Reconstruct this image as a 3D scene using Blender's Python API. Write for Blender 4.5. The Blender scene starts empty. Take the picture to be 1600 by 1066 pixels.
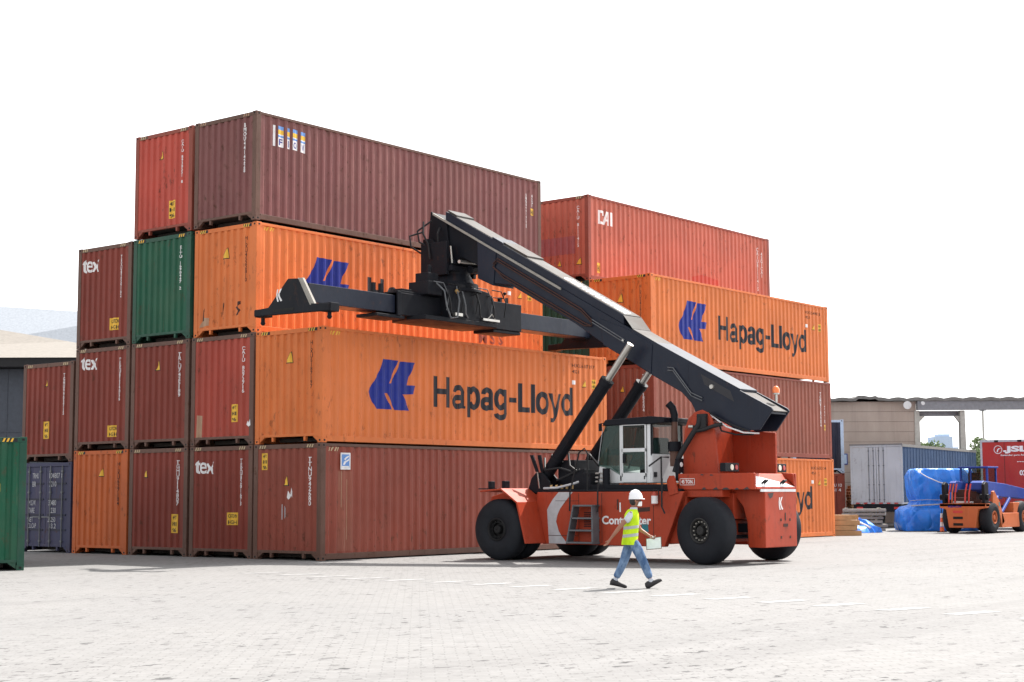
import bpy, bmesh, math, random
from mathutils import Vector, Matrix
random.seed(7)
S = bpy.context.scene
COL = S.collection
R = math.radians

# ------------------------------------------------------------------ camera
YAW, PITCH, ROLL, FPX = 0.673, 0.098, -0.004, 2460.2
cam_d = bpy.data.cameras.new("camera")
cam = bpy.data.objects.new("camera", cam_d); COL.objects.link(cam)
cam_d.sensor_width = 36.0; cam_d.sensor_fit = 'HORIZONTAL'
cam_d.lens = FPX / 1600 * 36.0
cam_d.clip_start = 0.1; cam_d.clip_end = 5000
fw = Vector((math.cos(YAW)*math.cos(PITCH), math.sin(YAW)*math.cos(PITCH), math.sin(PITCH)))
rt = Vector((math.sin(YAW), -math.cos(YAW), 0)); up = rt.cross(fw)
r2 = rt*math.cos(ROLL) + up*math.sin(ROLL); u2 = up*math.cos(ROLL) - rt*math.sin(ROLL)
M = Matrix((r2, u2, -fw)).transposed().to_4x4(); M.translation = (-27.419, -27.872, 1.571)
cam.matrix_world = M
S.camera = cam

# ------------------------------------------------------------------ sky, sun, exposure
SUN_EL, SUN_AZ = R(52.5), R(-6.0)
W = bpy.data.worlds.new("World"); S.world = W; W.use_nodes = True
nt = W.node_tree; nt.nodes.clear()
sky = nt.nodes.new('ShaderNodeTexSky'); sky.sky_type = 'NISHITA'; sky.sun_disc = False
sky.sun_elevation = SUN_EL; sky.sun_rotation = R(90) - SUN_AZ
sky.air_density = 1.0; sky.dust_density = 1.6; sky.ozone_density = 1.0; sky.altitude = 0
hs = nt.nodes.new('ShaderNodeHueSaturation'); hs.inputs['Saturation'].default_value = 0.10
bg = nt.nodes.new('ShaderNodeBackground'); bg.inputs[1].default_value = 0.15
wo = nt.nodes.new('ShaderNodeOutputWorld')
nt.links.new(sky.outputs[0], hs.inputs['Color']); nt.links.new(hs.outputs[0], bg.inputs[0]); nt.links.new(bg.outputs[0], wo.inputs[0])
sun_d = bpy.data.lights.new("sun", 'SUN'); sun_d.energy = 3.7; sun_d.angle = R(0.5); sun_d.color = (1.0, 0.955, 0.90)
sun = bpy.data.objects.new("sun", sun_d); COL.objects.link(sun)
sd = Vector((math.cos(SUN_EL)*math.cos(SUN_AZ), math.cos(SUN_EL)*math.sin(SUN_AZ), math.sin(SUN_EL)))
sun.rotation_euler = sd.to_track_quat('Z', 'Y').to_euler(); sun.location = sd*80
S.view_settings.view_transform = 'Standard'; S.view_settings.look = 'None'
S.view_settings.exposure = 1.30; S.view_settings.gamma = 1.0
S.cycles.max_bounces = 6; S.cycles.diffuse_bounces = 3; S.cycles.glossy_bounces = 3
S.cycles.transparent_max_bounces = 8

# ------------------------------------------------------------------ materials
def nodes(name):
    m = bpy.data.materials.new(name); m.use_nodes = True
    t = m.node_tree; b = t.nodes['Principled BSDF']
    return m, t, b
def N(t, typ, **kw):
    n = t.nodes.new(typ)
    for k, v in kw.items():
        if hasattr(n, k): setattr(n, k, v)
    return n
def noise(t, coord, scale, detail=4, rough=0.6, sc=(1, 1, 1)):
    mp = N(t, 'ShaderNodeMapping'); mp.inputs['Scale'].default_value = sc
    t.links.new(coord, mp.inputs['Vector'])
    n = N(t, 'ShaderNodeTexNoise'); n.inputs['Scale'].default_value = scale
    n.inputs['Detail'].default_value = detail; n.inputs['Roughness'].default_value = rough
    t.links.new(mp.outputs[0], n.inputs['Vector']); return n.outputs['Fac']
def ramp(t, fac, a, b, va=0.0, vb=1.0):
    n = N(t, 'ShaderNodeMapRange'); n.inputs['From Min'].default_value = a; n.inputs['From Max'].default_value = b
    n.inputs['To Min'].default_value = va; n.inputs['To Max'].default_value = vb
    t.links.new(fac, n.inputs['Value']); return n.outputs[0]
def mix(t, fac, a, b):
    n = N(t, 'ShaderNodeMix'); n.data_type = 'RGBA'
    if isinstance(fac, float): n.inputs[0].default_value = fac
    else: t.links.new(fac, n.inputs[0])
    for s, v in ((6, a), (7, b)):
        if isinstance(v, tuple): n.inputs[s].default_value = (*v, 1)
        else: t.links.new(v, n.inputs[s])
    return n.outputs[2]
def bump(t, b, h, strength=0.3, dist=0.02):
    n = N(t, 'ShaderNodeBump'); n.inputs['Strength'].default_value = strength; n.inputs['Distance'].default_value = dist
    t.links.new(h, n.inputs['Height']); t.links.new(n.outputs[0], b.inputs['Normal'])
def plain(name, col, rough=0.6, metal=0.0, var=0.12, scale=6, bumpy=0.0):
    m, t, b = nodes(name); g = N(t, 'ShaderNodeNewGeometry').outputs['Position']
    n = noise(t, g, scale, 5, 0.6)
    c = mix(t, ramp(t, n, 0.3, 0.7), tuple(max(0, x*(1-var)) for x in col), tuple(min(1, x*(1+var)) for x in col))
    t.links.new(c, b.inputs['Base Color']); b.inputs['Roughness'].default_value = rough; b.inputs['Metallic'].default_value = metal
    if bumpy: bump(t, b, n, bumpy, 0.02)
    return m
def mult(c, k): return tuple(min(1.0, x*k) for x in c)
def paint(name, col, rust=0.5, fade=0.35, dirt=0.35, rough=0.5, chalk=(0.40, 0.27, 0.22), spec=0.18):
    """weathered container / machine paint: faded areas, vertical drips, rust spots, grime"""
    m, t, b = nodes(name); g = N(t, 'ShaderNodeNewGeometry').outputs['Position']
    big = noise(t, g, 0.55, 3, 0.55)
    c = mix(t, ramp(t, big, 0.3, 0.72), mult(col, 0.86), mult(col, 1.12))
    ch = noise(t, g, 1.4, 6, 0.7, (1, 1, 0.45))
    c = mix(t, ramp(t, ch, 0.42, 0.85, 0, fade), c, tuple(0.55*x+0.45*y for x, y in zip(col, chalk)))
    st = noise(t, g, 5.0, 5, 0.65, (1.6, 1.6, 0.09))
    c = mix(t, ramp(t, st, 0.52, 0.78, 0, dirt), c, tuple(x*0.45+0.012 for x in col))
    r1 = noise(t, g, 7.0, 8, 0.72, (1, 1, 0.55)); r2_ = noise(t, g, 0.9, 2, 0.5)
    mu = N(t, 'ShaderNodeMath', operation='MULTIPLY'); t.links.new(ramp(t, r1, 0.565, 0.635), mu.inputs[0]); t.links.new(ramp(t, r2_, 0.40, 0.60, 0, rust), mu.inputs[1])
    c = mix(t, mu.outputs[0], c, (0.075, 0.030, 0.017))
    sc = noise(t, g, 13.0, 3, 0.6, (1.5, 1.5, 0.035))
    c = mix(t, ramp(t, sc, 0.66, 0.72, 0, 0.35*fade+0.1), c, tuple(0.5*x+0.5*y for x, y in zip(col, chalk)))
    sf = noise(t, g, 2.6, 7, 0.75, (1, 1, 0.8))
    c = mix(t, ramp(t, sf, 0.60, 0.68, 0, dirt*0.9), c, mult(col, 0.5))
    t.links.new(c, b.inputs['Base Color'])
    t.links.new(ramp(t, ch, 0.3, 0.8, rough-0.08, rough+0.2), b.inputs['Roughness'])
    b.inputs['Specular IOR Level'].default_value = spec
    bump(t, b, noise(t, g, 1.3, 3, 0.5), 0.40, 0.045)
    return m

M_ = {}
def P_(k, *a, **kw): M_[k] = paint(k, *a, **kw)
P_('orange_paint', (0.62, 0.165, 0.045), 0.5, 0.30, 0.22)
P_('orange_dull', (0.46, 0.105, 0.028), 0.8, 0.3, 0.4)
P_('maroon_paint', (0.235, 0.057, 0.038), 0.7, 0.2, 0.3)
P_('plum_paint', (0.175, 0.064, 0.061), 0.8, 0.40, 0.25)
P_('brown_paint', (0.19, 0.037, 0.025), 0.6, 0.10, 0.25)
P_('rust_brown', (0.25, 0.075, 0.050), 0.6, 0.32, 0.25)
P_('red_paint', (0.42, 0.066, 0.045), 0.7, 0.30, 0.3)
P_('brick_red', (0.34, 0.055, 0.036), 0.6, 0.25, 0.3)
P_('salmon_red', (0.43, 0.115, 0.076), 0.6, 0.35, 0.3)
P_('green_paint', (0.012, 0.088, 0.048), 0.5, 0.25, 0.3)
P_('dark_green', (0.02, 0.075, 0.05), 0.5, 0.25, 0.3)
P_('blue_paint', (0.040, 0.042, 0.085), 0.6, 0.25, 0.3)
P_('navy_box', (0.022, 0.026, 0.045), 0.3, 0.2, 0.3)
P_('post_brown', (0.115, 0.060, 0.045), 1.0, 0.4, 0.5)
P_('machine_red', (0.36, 0.044, 0.017), 0.6, 0.22, 0.5, 0.46)
P_('machine_black', (0.010, 0.011, 0.015), 0.2, 0.08, 0.3, 0.5, (0.06, 0.06, 0.07), 0.12)
P_('machine_navy', (0.011, 0.015, 0.028), 0.2, 0.10, 0.3, 0.36, (0.06, 0.065, 0.08), 0.22)
P_('dusty_top', (0.055, 0.051, 0.047), 0.5, 0.4, 0.35, 0.6)
P_('loader_orange', (0.48, 0.125, 0.045), 0.5, 0.3, 0.3)
P_('loader_blue', (0.020, 0.055, 0.27), 0.3, 0.2, 0.2)
P_('curtain_blue', (0.030, 0.060, 0.125), 0.1, 0.12, 0.4, 0.7, (0.2,0.25,0.3), 0.1)
P_('truck_red', (0.36, 0.030, 0.026), 0.1, 0.2, 0.25)
P_('trailer_white', (0.42, 0.43, 0.45), 0.3, 0.2, 0.5, 0.5, (0.6, 0.6, 0.6))
P_('cab_white', (0.64, 0.65, 0.66), 0.15, 0.1, 0.25, 0.4, (0.6, 0.6, 0.6))
for k, c, r in (('white_mark', (0.72, 0.70, 0.70), .6), ('blue_mark', (0.010, 0.022, 0.215), .5), ('black_mark', (0.022, 0.022, 0.028), .6),
                ('yellow_mark', (0.72, 0.42, 0.05), .5), ('dark_mark', (0.06, 0.03, 0.025), .7), ('grey_mark', (0.42, 0.42, 0.44), .6),
                ('blue_sticker', (0.10, 0.24, 0.55), .5), ('green_sticker', (0.45, 0.62, 0.5), .5), ('pink_mark', (0.30, 0.075, 0.075), .6), ('beige_mark', (0.36, 0.22, 0.14), .7),
                ('void', (0.008, 0.008, 0.008), .9), ('steel', (0.45, 0.43, 0.40), .35), ('rubber', (0.013, 0.0145, 0.019), .7), ('rim_black', (0.012, 0.012, 0.013), .6), ('rim_worn', (0.016, 0.015, 0.015), .7), ('chip', (0.05, 0.035, 0.035), .8),
                ('hose', (0.018, 0.018, 0.02), .5), ('brass', (0.4, 0.25, 0.1), .4), ('amber', (0.85, 0.20, 0.05), .25), ('lens', (0.75, 0.72, 0.6), .2),
                ('teal_mark', (0.01, 0.14, 0.17), .5), ('grey_frame', (0.10, 0.105, 0.115), .5), ('floor_dark', (0.05, 0.04, 0.035), .9),
                ('skin', (0.27, 0.120, 0.072), .55), ('hair', (0.012, 0.010, 0.010), .6), ('hivis', (0.62, 0.86, 0.035), .7), ('tape', (0.36, 0.38, 0.38), .35),
                ('tee', (0.72, 0.75, 0.80), .85), ('denim', (0.12, 0.21, 0.40), .9), ('boot', (0.018, 0.016, 0.018), .6), ('helmet', (0.80, 0.80, 0.82), .3),
                ('mask', (0.76, 0.76, 0.76), .8), ('paper', (0.74, 0.80, 0.76), .8), ('clip_wood', (0.13, 0.09, 0.06), .6),
                ('fibre_roof', (0.16, 0.155, 0.15), .9), ('concrete', (0.40, 0.39, 0.36), .85), ('beam_grey', (0.20, 0.205, 0.225), .8),
                ('roof_beige', (0.22, 0.20, 0.175), .8), ('roof_white', (0.29, 0.315, 0.35), .7), ('dark_wall', (0.055, 0.065, 0.085), .7),
                ('wood', (0.36, 0.22, 0.11), .85), ('wood_pale', (0.46, 0.36, 0.22), .85), ('slab', (0.30, 0.28, 0.25), .9),
                ('bark', (0.09, 0.07, 0.05), .9), ('far_blue', (0.42, 0.52, 0.66), .7), ('cone_orange', (0.75, 0.16, 0.05), .6), ('seat', (0.03, 0.03, 0.035), .8),
                ('sling_red', (0.5, 0.05, 0.04), .7), ('red_light', (0.45, 0.02, 0.02), .4)):
    M_[k] = plain(k, c, r, 0.0)
for k in ('rubber', 'rim_black', 'hose', 'black_mark', 'blue_mark', 'dark_mark', 'white_mark', 'yellow_mark', 'grey_mark'): M_[k].node_tree.nodes['Principled BSDF'].inputs['Specular IOR Level'].default_value = 0.2
M_['steel'].node_tree.nodes['Principled BSDF'].inputs['Metallic'].default_value = 0.85

def glass_mat(name, tint, alpha):
    m, t, b = nodes(name)
    b.inputs['Base Color'].default_value = (*tint, 1); b.inputs['Roughness'].default_value = 0.05
    tr = N(t, 'ShaderNodeBsdfTransparent'); tr.inputs[0].default_value = (0.72, 0.82, 0.78, 1)
    mx = N(t, 'ShaderNodeMixShader'); mx.inputs[0].default_value = alpha
    t.links.new(tr.outputs[0], mx.inputs[1]); t.links.new(b.outputs[0], mx.inputs[2])
    t.links.new(mx.outputs[0], t.nodes['Material Output'].inputs[0]); return m
M_['glass'] = glass_mat('glass', (0.02, 0.05, 0.045), 0.45)
M_['glass_clear'] = glass_mat('glass_clear', (0.03, 0.03, 0.03), 0.18)

def tarp_mat():
    m, t, b = nodes('tarp'); g = N(t, 'ShaderNodeNewGeometry').outputs['Position']
    n2 = noise(t, g, 2.0, 4, 0.6)
    c = mix(t, ramp(t, n2, 0.3, 0.7), (0.010, 0.15, 0.62), (0.025, 0.24, 0.85))
    t.links.new(c, b.inputs['Base Color']); b.inputs['Roughness'].default_value = 0.36
    wv = N(t, 'ShaderNodeMix'); wv.data_type = 'VECTOR'; wv.inputs[0].default_value = 0.35
    nn = N(t, 'ShaderNodeTexNoise'); nn.inputs['Scale'].default_value = 1.2; t.links.new(g, nn.inputs['Vector'])
    t.links.new(g, wv.inputs[4]); t.links.new(nn.outputs['Color'], wv.inputs[5])
    mp = N(t, 'ShaderNodeMapping'); mp.inputs['Scale'].default_value = (1, 1, 0.55); mp.inputs['Rotation'].default_value = (0.4, 0.3, 0.2); t.links.new(wv.outputs[1], mp.inputs['Vector'])
    vo = N(t, 'ShaderNodeTexVoronoi'); vo.feature = 'DISTANCE_TO_EDGE'; vo.inputs['Scale'].default_value = 2.1; t.links.new(mp.outputs[0], vo.inputs['Vector'])
    bump(t, b, ramp(t, vo.outputs['Distance'], 0.0, 0.30), 0.75, 0.10)
    return m
M_['tarp'] = tarp_mat()

def siding_mat():
    m, t, b = nodes('siding'); g = N(t, 'ShaderNodeNewGeometry').outputs['Position']
    n = noise(t, g, 0.8, 5, 0.65, (1, 1, 0.5)); st = noise(t, g, 2.4, 4, 0.6, (1, 1, 0.06))
    c = mix(t, ramp(t, n, 0.3, 0.7), (0.34, 0.275, 0.235), (0.42, 0.35, 0.305))
    c = mix(t, ramp(t, st, 0.5, 0.8, 0, 0.35), c, (0.17, 0.14, 0.12))
    t.links.new(c, b.inputs['Base Color']); b.inputs['Roughness'].default_value = 0.85; return m
M_['siding'] = siding_mat()

def cloth(name, a, b2, rough=0.85, sc=9.0):
    m, t, b = nodes(name); g = N(t, 'ShaderNodeNewGeometry').outputs['Position']
    n = noise(t, g, sc, 4, 0.6, (1, 1, 0.6)); n2 = noise(t, g, 2.6*sc, 3, 0.6)
    t.links.new(mix(t, ramp(t, n, 0.36, 0.66), a, b2), b.inputs['Base Color']); b.inputs['Roughness'].default_value = rough
    b.inputs['Specular IOR Level'].default_value = 0.1
    bump(t, b, noise(t, g, sc*0.9, 3, 0.55, (1.4, 1.4, 0.7)), 0.9, 0.035); return m
M_['denim'] = cloth('denim', (0.055, 0.105, 0.21), (0.20, 0.29, 0.43))
M_['hivis'] = cloth('hivis', (0.40, 0.60, 0.015), (0.58, 0.80, 0.03), 0.8, 6.0)
M_['tee'] = cloth('tee', (0.42, 0.45, 0.52), (0.60, 0.62, 0.66), 0.9, 10.0)

def leaf_mat():
    m, t, b = nodes('foliage'); g = N(t, 'ShaderNodeNewGeometry').outputs['Position']
    n = noise(t, g, 0.9, 4, 0.6)
    t.links.new(mix(t, ramp(t, n, 0.3, 0.7), (0.10, 0.15, 0.06), (0.24, 0.31, 0.15)), b.inputs['Base Color'])  # greens paled so that distance haze is mixed into the leaf colour
    b.inputs['Roughness'].default_value = 0.7; return m
M_['leaf'] = leaf_mat()

def paver_mat():
    m, t, b = nodes('pavers'); g = N(t, 'ShaderNodeNewGeometry').outputs['Position']
    # interlocking concrete blocks, courses parallel to the container ends, edges wandering a little
    mp = N(t, 'ShaderNodeMapping'); mp.inputs['Rotation'].default_value = (0, 0, R(48)); t.links.new(g, mp.inputs['Vector'])
    wv = N(t, 'ShaderNodeTexNoise'); wv.inputs['Scale'].default_value = 3.0; wv.inputs['Detail'].default_value = 3; t.links.new(g, wv.inputs['Vector'])
    sub = N(t, 'ShaderNodeVectorMath', operation='SUBTRACT'); t.links.new(wv.outputs['Color'], sub.inputs[0]); sub.inputs[1].default_value = (.5, .5, .5)
    scl = N(t, 'ShaderNodeVectorMath', operation='SCALE'); t.links.new(sub.outputs[0], scl.inputs[0]); scl.inputs['Scale'].default_value = 0.05
    add = N(t, 'ShaderNodeVectorMath', operation='ADD'); t.links.new(mp.outputs[0], add.inputs[0]); t.links.new(scl.outputs[0], add.inputs[1])
    br = N(t, 'ShaderNodeTexBrick'); br.offset = 0.5; br.inputs['Scale'].default_value = 1.0
    br.inputs['Brick Width'].default_value = 0.24; br.inputs['Row Height'].default_value = 0.12
    br.inputs['Mortar Size'].default_value = 0.009; br.inputs['Mortar Smooth'].default_value = 0.3
    br.inputs['Color1'].default_value = (0.222, 0.217, 0.211, 1); br.inputs['Color2'].default_value = (0.194, 0.189, 0.183, 1); br.inputs['Mortar'].default_value = (0.148, 0.144, 0.140, 1)
    t.links.new(add.outputs[0], br.inputs['Vector'])
    big = noise(t, g, 0.22, 6, 0.6); med = noise(t, g, 1.3, 6, 0.7)
    c = mix(t, ramp(t, big, 0.36, 0.64, 0, 0.45), br.outputs['Color'], (0.165, 0.163, 0.162))
    c = mix(t, ramp(t, med, 0.50, 0.80, 0, 0.30), c, (0.225, 0.219, 0.215))
    ty = N(t, 'ShaderNodeMapping'); ty.inputs['Rotation'].default_value = (0, 0, R(62)); ty.inputs['Scale'].default_value = (0.05, 0.9, 1); t.links.new(g, ty.inputs['Vector'])
    tn = N(t, 'ShaderNodeTexNoise'); tn.inputs['Scale'].default_value = 1.0; tn.inputs['Detail'].default_value = 5; tn.inputs['Distortion'].default_value = 0.4; t.links.new(ty.outputs[0], tn.inputs['Vector'])
    c = mix(t, ramp(t, tn.outputs['Fac'], 0.54, 0.66, 0, 0.35), c, (0.135, 0.131, 0.128))
    # chipped corners, open dirt-filled joints and small stains
    c = mix(t, ramp(t, noise(t, g, 9.0, 5, 0.75), 0.40, 0.70, 0, 0.30), c, (0.125, 0.123, 0.122))
    c = mix(t, ramp(t, noise(t, g, 5.5, 5, 0.7), 0.50, 0.66, 0, 0.30), c, (0.24, 0.238, 0.236))
    reg = noise(t, g, 0.45, 5, 0.65)
    for sc_, th, am in ((4.2, 0.600, 1.0), (8.5, 0.610, 0.9), (2.1, 0.665, 0.6)):
        mp2 = N(t, 'ShaderNodeMapping'); mp2.inputs['Rotation'].default_value = (0, 0, R(48)); mp2.inputs['Scale'].default_value = (0.75, 1.3, 1); t.links.new(g, mp2.inputs['Vector'])
        g2 = N(t, 'ShaderNodeTexNoise'); g2.inputs['Scale'].default_value = sc_; g2.inputs['Detail'].default_value = 5; g2.inputs['Roughness'].default_value = 0.62; t.links.new(mp2.outputs[0], g2.inputs['Vector'])
        mu = N(t, 'ShaderNodeMath', operation='MULTIPLY'); t.links.new(ramp(t, g2.outputs['Fac'], th, th+0.035), mu.inputs[0]); t.links.new(ramp(t, reg, 0.40, 0.58, 0.2, am), mu.inputs[1])
        c = mix(t, mu.outputs[0], c, (0.040, 0.038, 0.038))
    t.links.new(c, b.inputs['Base Color']); b.inputs['Roughness'].default_value = 0.9
    mh = N(t, 'ShaderNodeMath', operation='SUBTRACT'); t.links.new(br.outputs['Fac'], mh.inputs[1]); mh.inputs[0].default_value = 1.0
    bump(t, b, mh.outputs[0], 0.25, 0.008)
    return m
M_['pavers'] = paver_mat()
def road_paint():
    m, t, b = nodes('road_paint'); g = N(t, 'ShaderNodeNewGeometry').outputs['Position']
    n = noise(t, g, 3.5, 7, 0.75)
    c = mix(t, ramp(t, n, 0.40, 0.62), (0.34, 0.34, 0.34), (0.22, 0.218, 0.216))
    t.links.new(c, b.inputs['Base Color']); b.inputs['Roughness'].default_value = 0.7; return m
M_['road_paint'] = road_paint()

# ------------------------------------------------------------------ mesh helpers
class MB:
    def __init__(s): s.v = []; s.f = []; s.m = []
    def add(s, vs, fs, m=0):
        k = len(s.v); s.v += [tuple(map(float, v)) for v in vs]
        for f in fs: s.f.append([i+k for i in f]); s.m.append(m)
        return s
    def box(s, a, b, m=0):
        x0, y0, z0 = (min(a[i], b[i]) for i in range(3)); x1, y1, z1 = (max(a[i], b[i]) for i in range(3))
        return s.add([(x0,y0,z0),(x1,y0,z0),(x1,y1,z0),(x0,y1,z0),(x0,y0,z1),(x1,y0,z1),(x1,y1,z1),(x0,y1,z1)],
                     [(0,3,2,1),(4,5,6,7),(0,1,5,4),(1,2,6,5),(2,3,7,6),(3,0,4,7)], m)
    def prism(s, prof, axis, a, b, m=0):
        """profile polygon extruded along axis; profile coords are the two other axes in order"""
        def pt(p, t):
            if axis == 'x': return (t, p[0], p[1])
            if axis == 'y': return (p[0], t, p[1])
            return (p[0], p[1], t)
        n = len(prof); vs = [pt(p, a) for p in prof] + [pt(p, b) for p in prof]
        fs = [tuple(range(n))[::-1], tuple(range(n, 2*n))] + [(i, (i+1) % n, (i+1) % n + n, i+n) for i in range(n)]
        return s.add(vs, fs, m)
    def tube(s, pts, r, n=10, m=0, caps=True):
        pts = [Vector(p) for p in pts]; rr = r if isinstance(r, (list, tuple)) else [r]*len(pts)
        rings = []; ref = None
        for i, p in enumerate(pts):
            d = (pts[min(i+1, len(pts)-1)] - pts[max(i-1, 0)]).normalized()
            if ref is None: ref = Vector((0, 0, 1)) if abs(d.z) < .9 else Vector((1, 0, 0))
            a = d.cross(ref).normalized(); b = a.cross(d).normalized(); ref = b
            rings.append([p + (a*math.cos(2*math.pi*k/n) + b*math.sin(2*math.pi*k/n))*rr[i] for k in range(n)])
        vs = [q for rg in rings for q in rg]; fs = []
        for i in range(len(pts)-1):
            for k in range(n): fs.append((i*n+k, i*n+(k+1) % n, (i+1)*n+(k+1) % n, (i+1)*n+k))
        if caps: fs += [tuple(range(n))[::-1], tuple(range((len(pts)-1)*n, len(pts)*n))]
        return s.add(vs, fs, m)
    def lathe(s, c, prof, axis='x', n=48, m=0, caps=True):
        """prof: list of (along axis, radius)"""
        vs = []; c = Vector(c)
        for a, r in prof:
            for k in range(n):
                t = 2*math.pi*k/n; u, w = r*math.cos(t), r*math.sin(t)
                vs.append(c + Vector({'x': (a, u, w), 'y': (u, a, w), 'z': (u, w, a)}[axis]))
        fs = []
        for i in range(len(prof)-1):
            for k in range(n): fs.append((i*n+k, i*n+(k+1) % n, (i+1)*n+(k+1) % n, (i+1)*n+k))
        if caps: fs += [tuple(range(n)), tuple(range((len(prof)-1)*n, len(prof)*n))[::-1]]
        return s.add(vs, fs, m)
    def loft(s, rings, m=0, caps=True):
        n = len(rings[0]); vs = [p for r in rings for p in r]; fs = []
        for i in range(len(rings)-1):
            for k in range(n): fs.append((i*n+k, i*n+(k+1) % n, (i+1)*n+(k+1) % n, (i+1)*n+k))
        if caps: fs += [tuple(range(n))[::-1], tuple(range((len(rings)-1)*n, len(rings)*n))]
        return s.add(vs, fs, m)
    def mesh(s, name, org=(0, 0, 0), smooth=None):
        me = bpy.data.meshes.new(name); o = Vector(org)
        me.from_pydata([tuple(Vector(v)-o) for v in s.v], [], s.f)
        bm = bmesh.new(); bm.from_mesh(me)
        bm.faces.ensure_lookup_table()
        for f, mi in zip(bm.faces, s.m): f.material_index = mi
        bmesh.ops.recalc_face_normals(bm, faces=bm.faces[:])
        bm.to_mesh(me); bm.free()
        if smooth is not None:
            me.polygons.foreach_set('use_smooth', [True]*len(me.polygons)); me.set_sharp_from_angle(angle=R(smooth))
        return me
    def rotz(s, c, ang):
        ca, sa = math.cos(ang), math.sin(ang)
        s.v = [(c[0]+(x-c[0])*ca-(y-c[1])*sa, c[1]+(x-c[0])*sa+(y-c[1])*ca, z) for x, y, z in s.v]; return s
    def build(s, name, mats, parent=None, smooth=None, bev=0, label=None):
        org = (0, 0, 0)
        if parent is not None and not rotated_root(parent): org = world_loc(parent)
        me = s.mesh(name, org, smooth)
        if not isinstance(mats, (list, tuple)): mats = [mats]
        for m in mats: me.materials.append(M_[m])
        return link(name, me, parent, bev, label)
def rotated_root(o):
    while o.parent: o = o.parent
    return bool(o.get('rotated'))
def world_loc(o):
    v = Vector(o.location)
    while o.parent: o = o.parent; v += o.location
    return v
def link(name, me, parent=None, bev=0, label=None):
    o = bpy.data.objects.new(name, me); COL.objects.link(o)
    if parent is not None: o.parent = parent
    if bev:
        b = o.modifiers.new('bevel', 'BEVEL'); b.width = bev; b.segments = 2; b.limit_method = 'ANGLE'; b.angle_limit = R(35)
    if label: o['label'] = label
    return o
def tag(o, label=None, cat=None, group=None, kind=None):
    if label: o['label'] = label
    if cat: o['category'] = cat
    if group: o['group'] = group
    if kind: o['kind'] = kind
    return o
def thing(name, label, cat, loc, rot=None, group=None):
    o = bpy.data.objects.new(name, None); COL.objects.link(o); o.location = loc; o.empty_display_size = 0.2
    if rot is not None: o.rotation_euler = (0, 0, rot); o['rotated'] = 1
    return tag(o, label, cat, group)

# ------------------------------------------------------------------ ground
g = MB(); g.add([(-900, -900, 0), (1500, -900, 0), (1500, 1500, 0), (-900, 1500, 0)], [(0, 1, 2, 3)])
tag(g.build('ground', 'pavers'), kind='structure')
mk = MB()
DASH = [(-5.35,-3.16),(-5.35,-4.31),(-5.53,-5.35),(-5.65,-6.43),(-5.68,-7.5),(-5.72,-8.6),(-5.80,-9.7),(-5.95,-10.7),(-6.17,-11.8),(-6.40,-13.0),(-6.62,-14.1),(-6.8,-15.2),(-6.95,-16.2),(-7.15,-17.2),(-7.4,-18.3),(-7.55,-19.35),(-7.7,-20.4)]
for i, (x, y) in enumerate(DASH):
    mk.add([(x, y+.13, .004), (x+.02, y-.13, .004), (x+.88, y-.36, .004), (x+.86, y-.10, .004)], [(0, 1, 2, 3)])
tag(mk.build('painted_marking', 'road_paint'), kind='structure')

# ------------------------------------------------------------------ containers
CW, HH = 2.438, 2.896
PITCH_S, PITCH_E = 0.2785, 0.2515
def prof_side(x, L):
    x0 = 0.20
    if x < x0 or x > L-x0: return 0.012
    t = ((x-x0) % PITCH_S)/PITCH_S
    return 0.014 + 0.030*tri(t, 0.25, 0.25)
def tri(t, flat, slope):
    if t < flat: return 0.0
    if t < flat+slope: return (t-flat)/slope
    if t < 1-slope: return 1.0
    return (1-t)/slope
def brk(x0, x1, pitch, flat, slope):
    out = []; k = 0
    while x0+k*pitch < x1:
        for q in (0, flat, flat+slope, 1-slope):
            x = x0+(k+q)*pitch
            if x < x1: out.append(x)
        k += 1
    return out
def brk_side(L): return brk(0.20, L-0.20, PITCH_S, 0.25, 0.25)
def brk_end(): return brk(0.175, CW-0.175, PITCH_E, 0.40, 0.16)
def prof_end(y):
    if y < 0.175 or y > CW-0.175: return 0.014
    t = ((y-0.175) % PITCH_E)/PITCH_E
    return 0.014 + 0.042*tri(t, 0.40, 0.16)
def wall_strip(bks, prof, lo, hi, z0, z1, place):
    xs = sorted(set([lo]+[b for b in bks if lo < b < hi]+[hi])); mb = MB(); vs = []
    for x in xs:
        d = prof(min(max(x, lo+1e-5), hi-1e-5))
        vs += [place(x, d, z0), place(x, d, z1)]
    mb.add(vs, [(2*i, 2*i+2, 2*i+3, 2*i+1) for i in range(len(xs)-1)])
    return mb
_cache = {}
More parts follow.
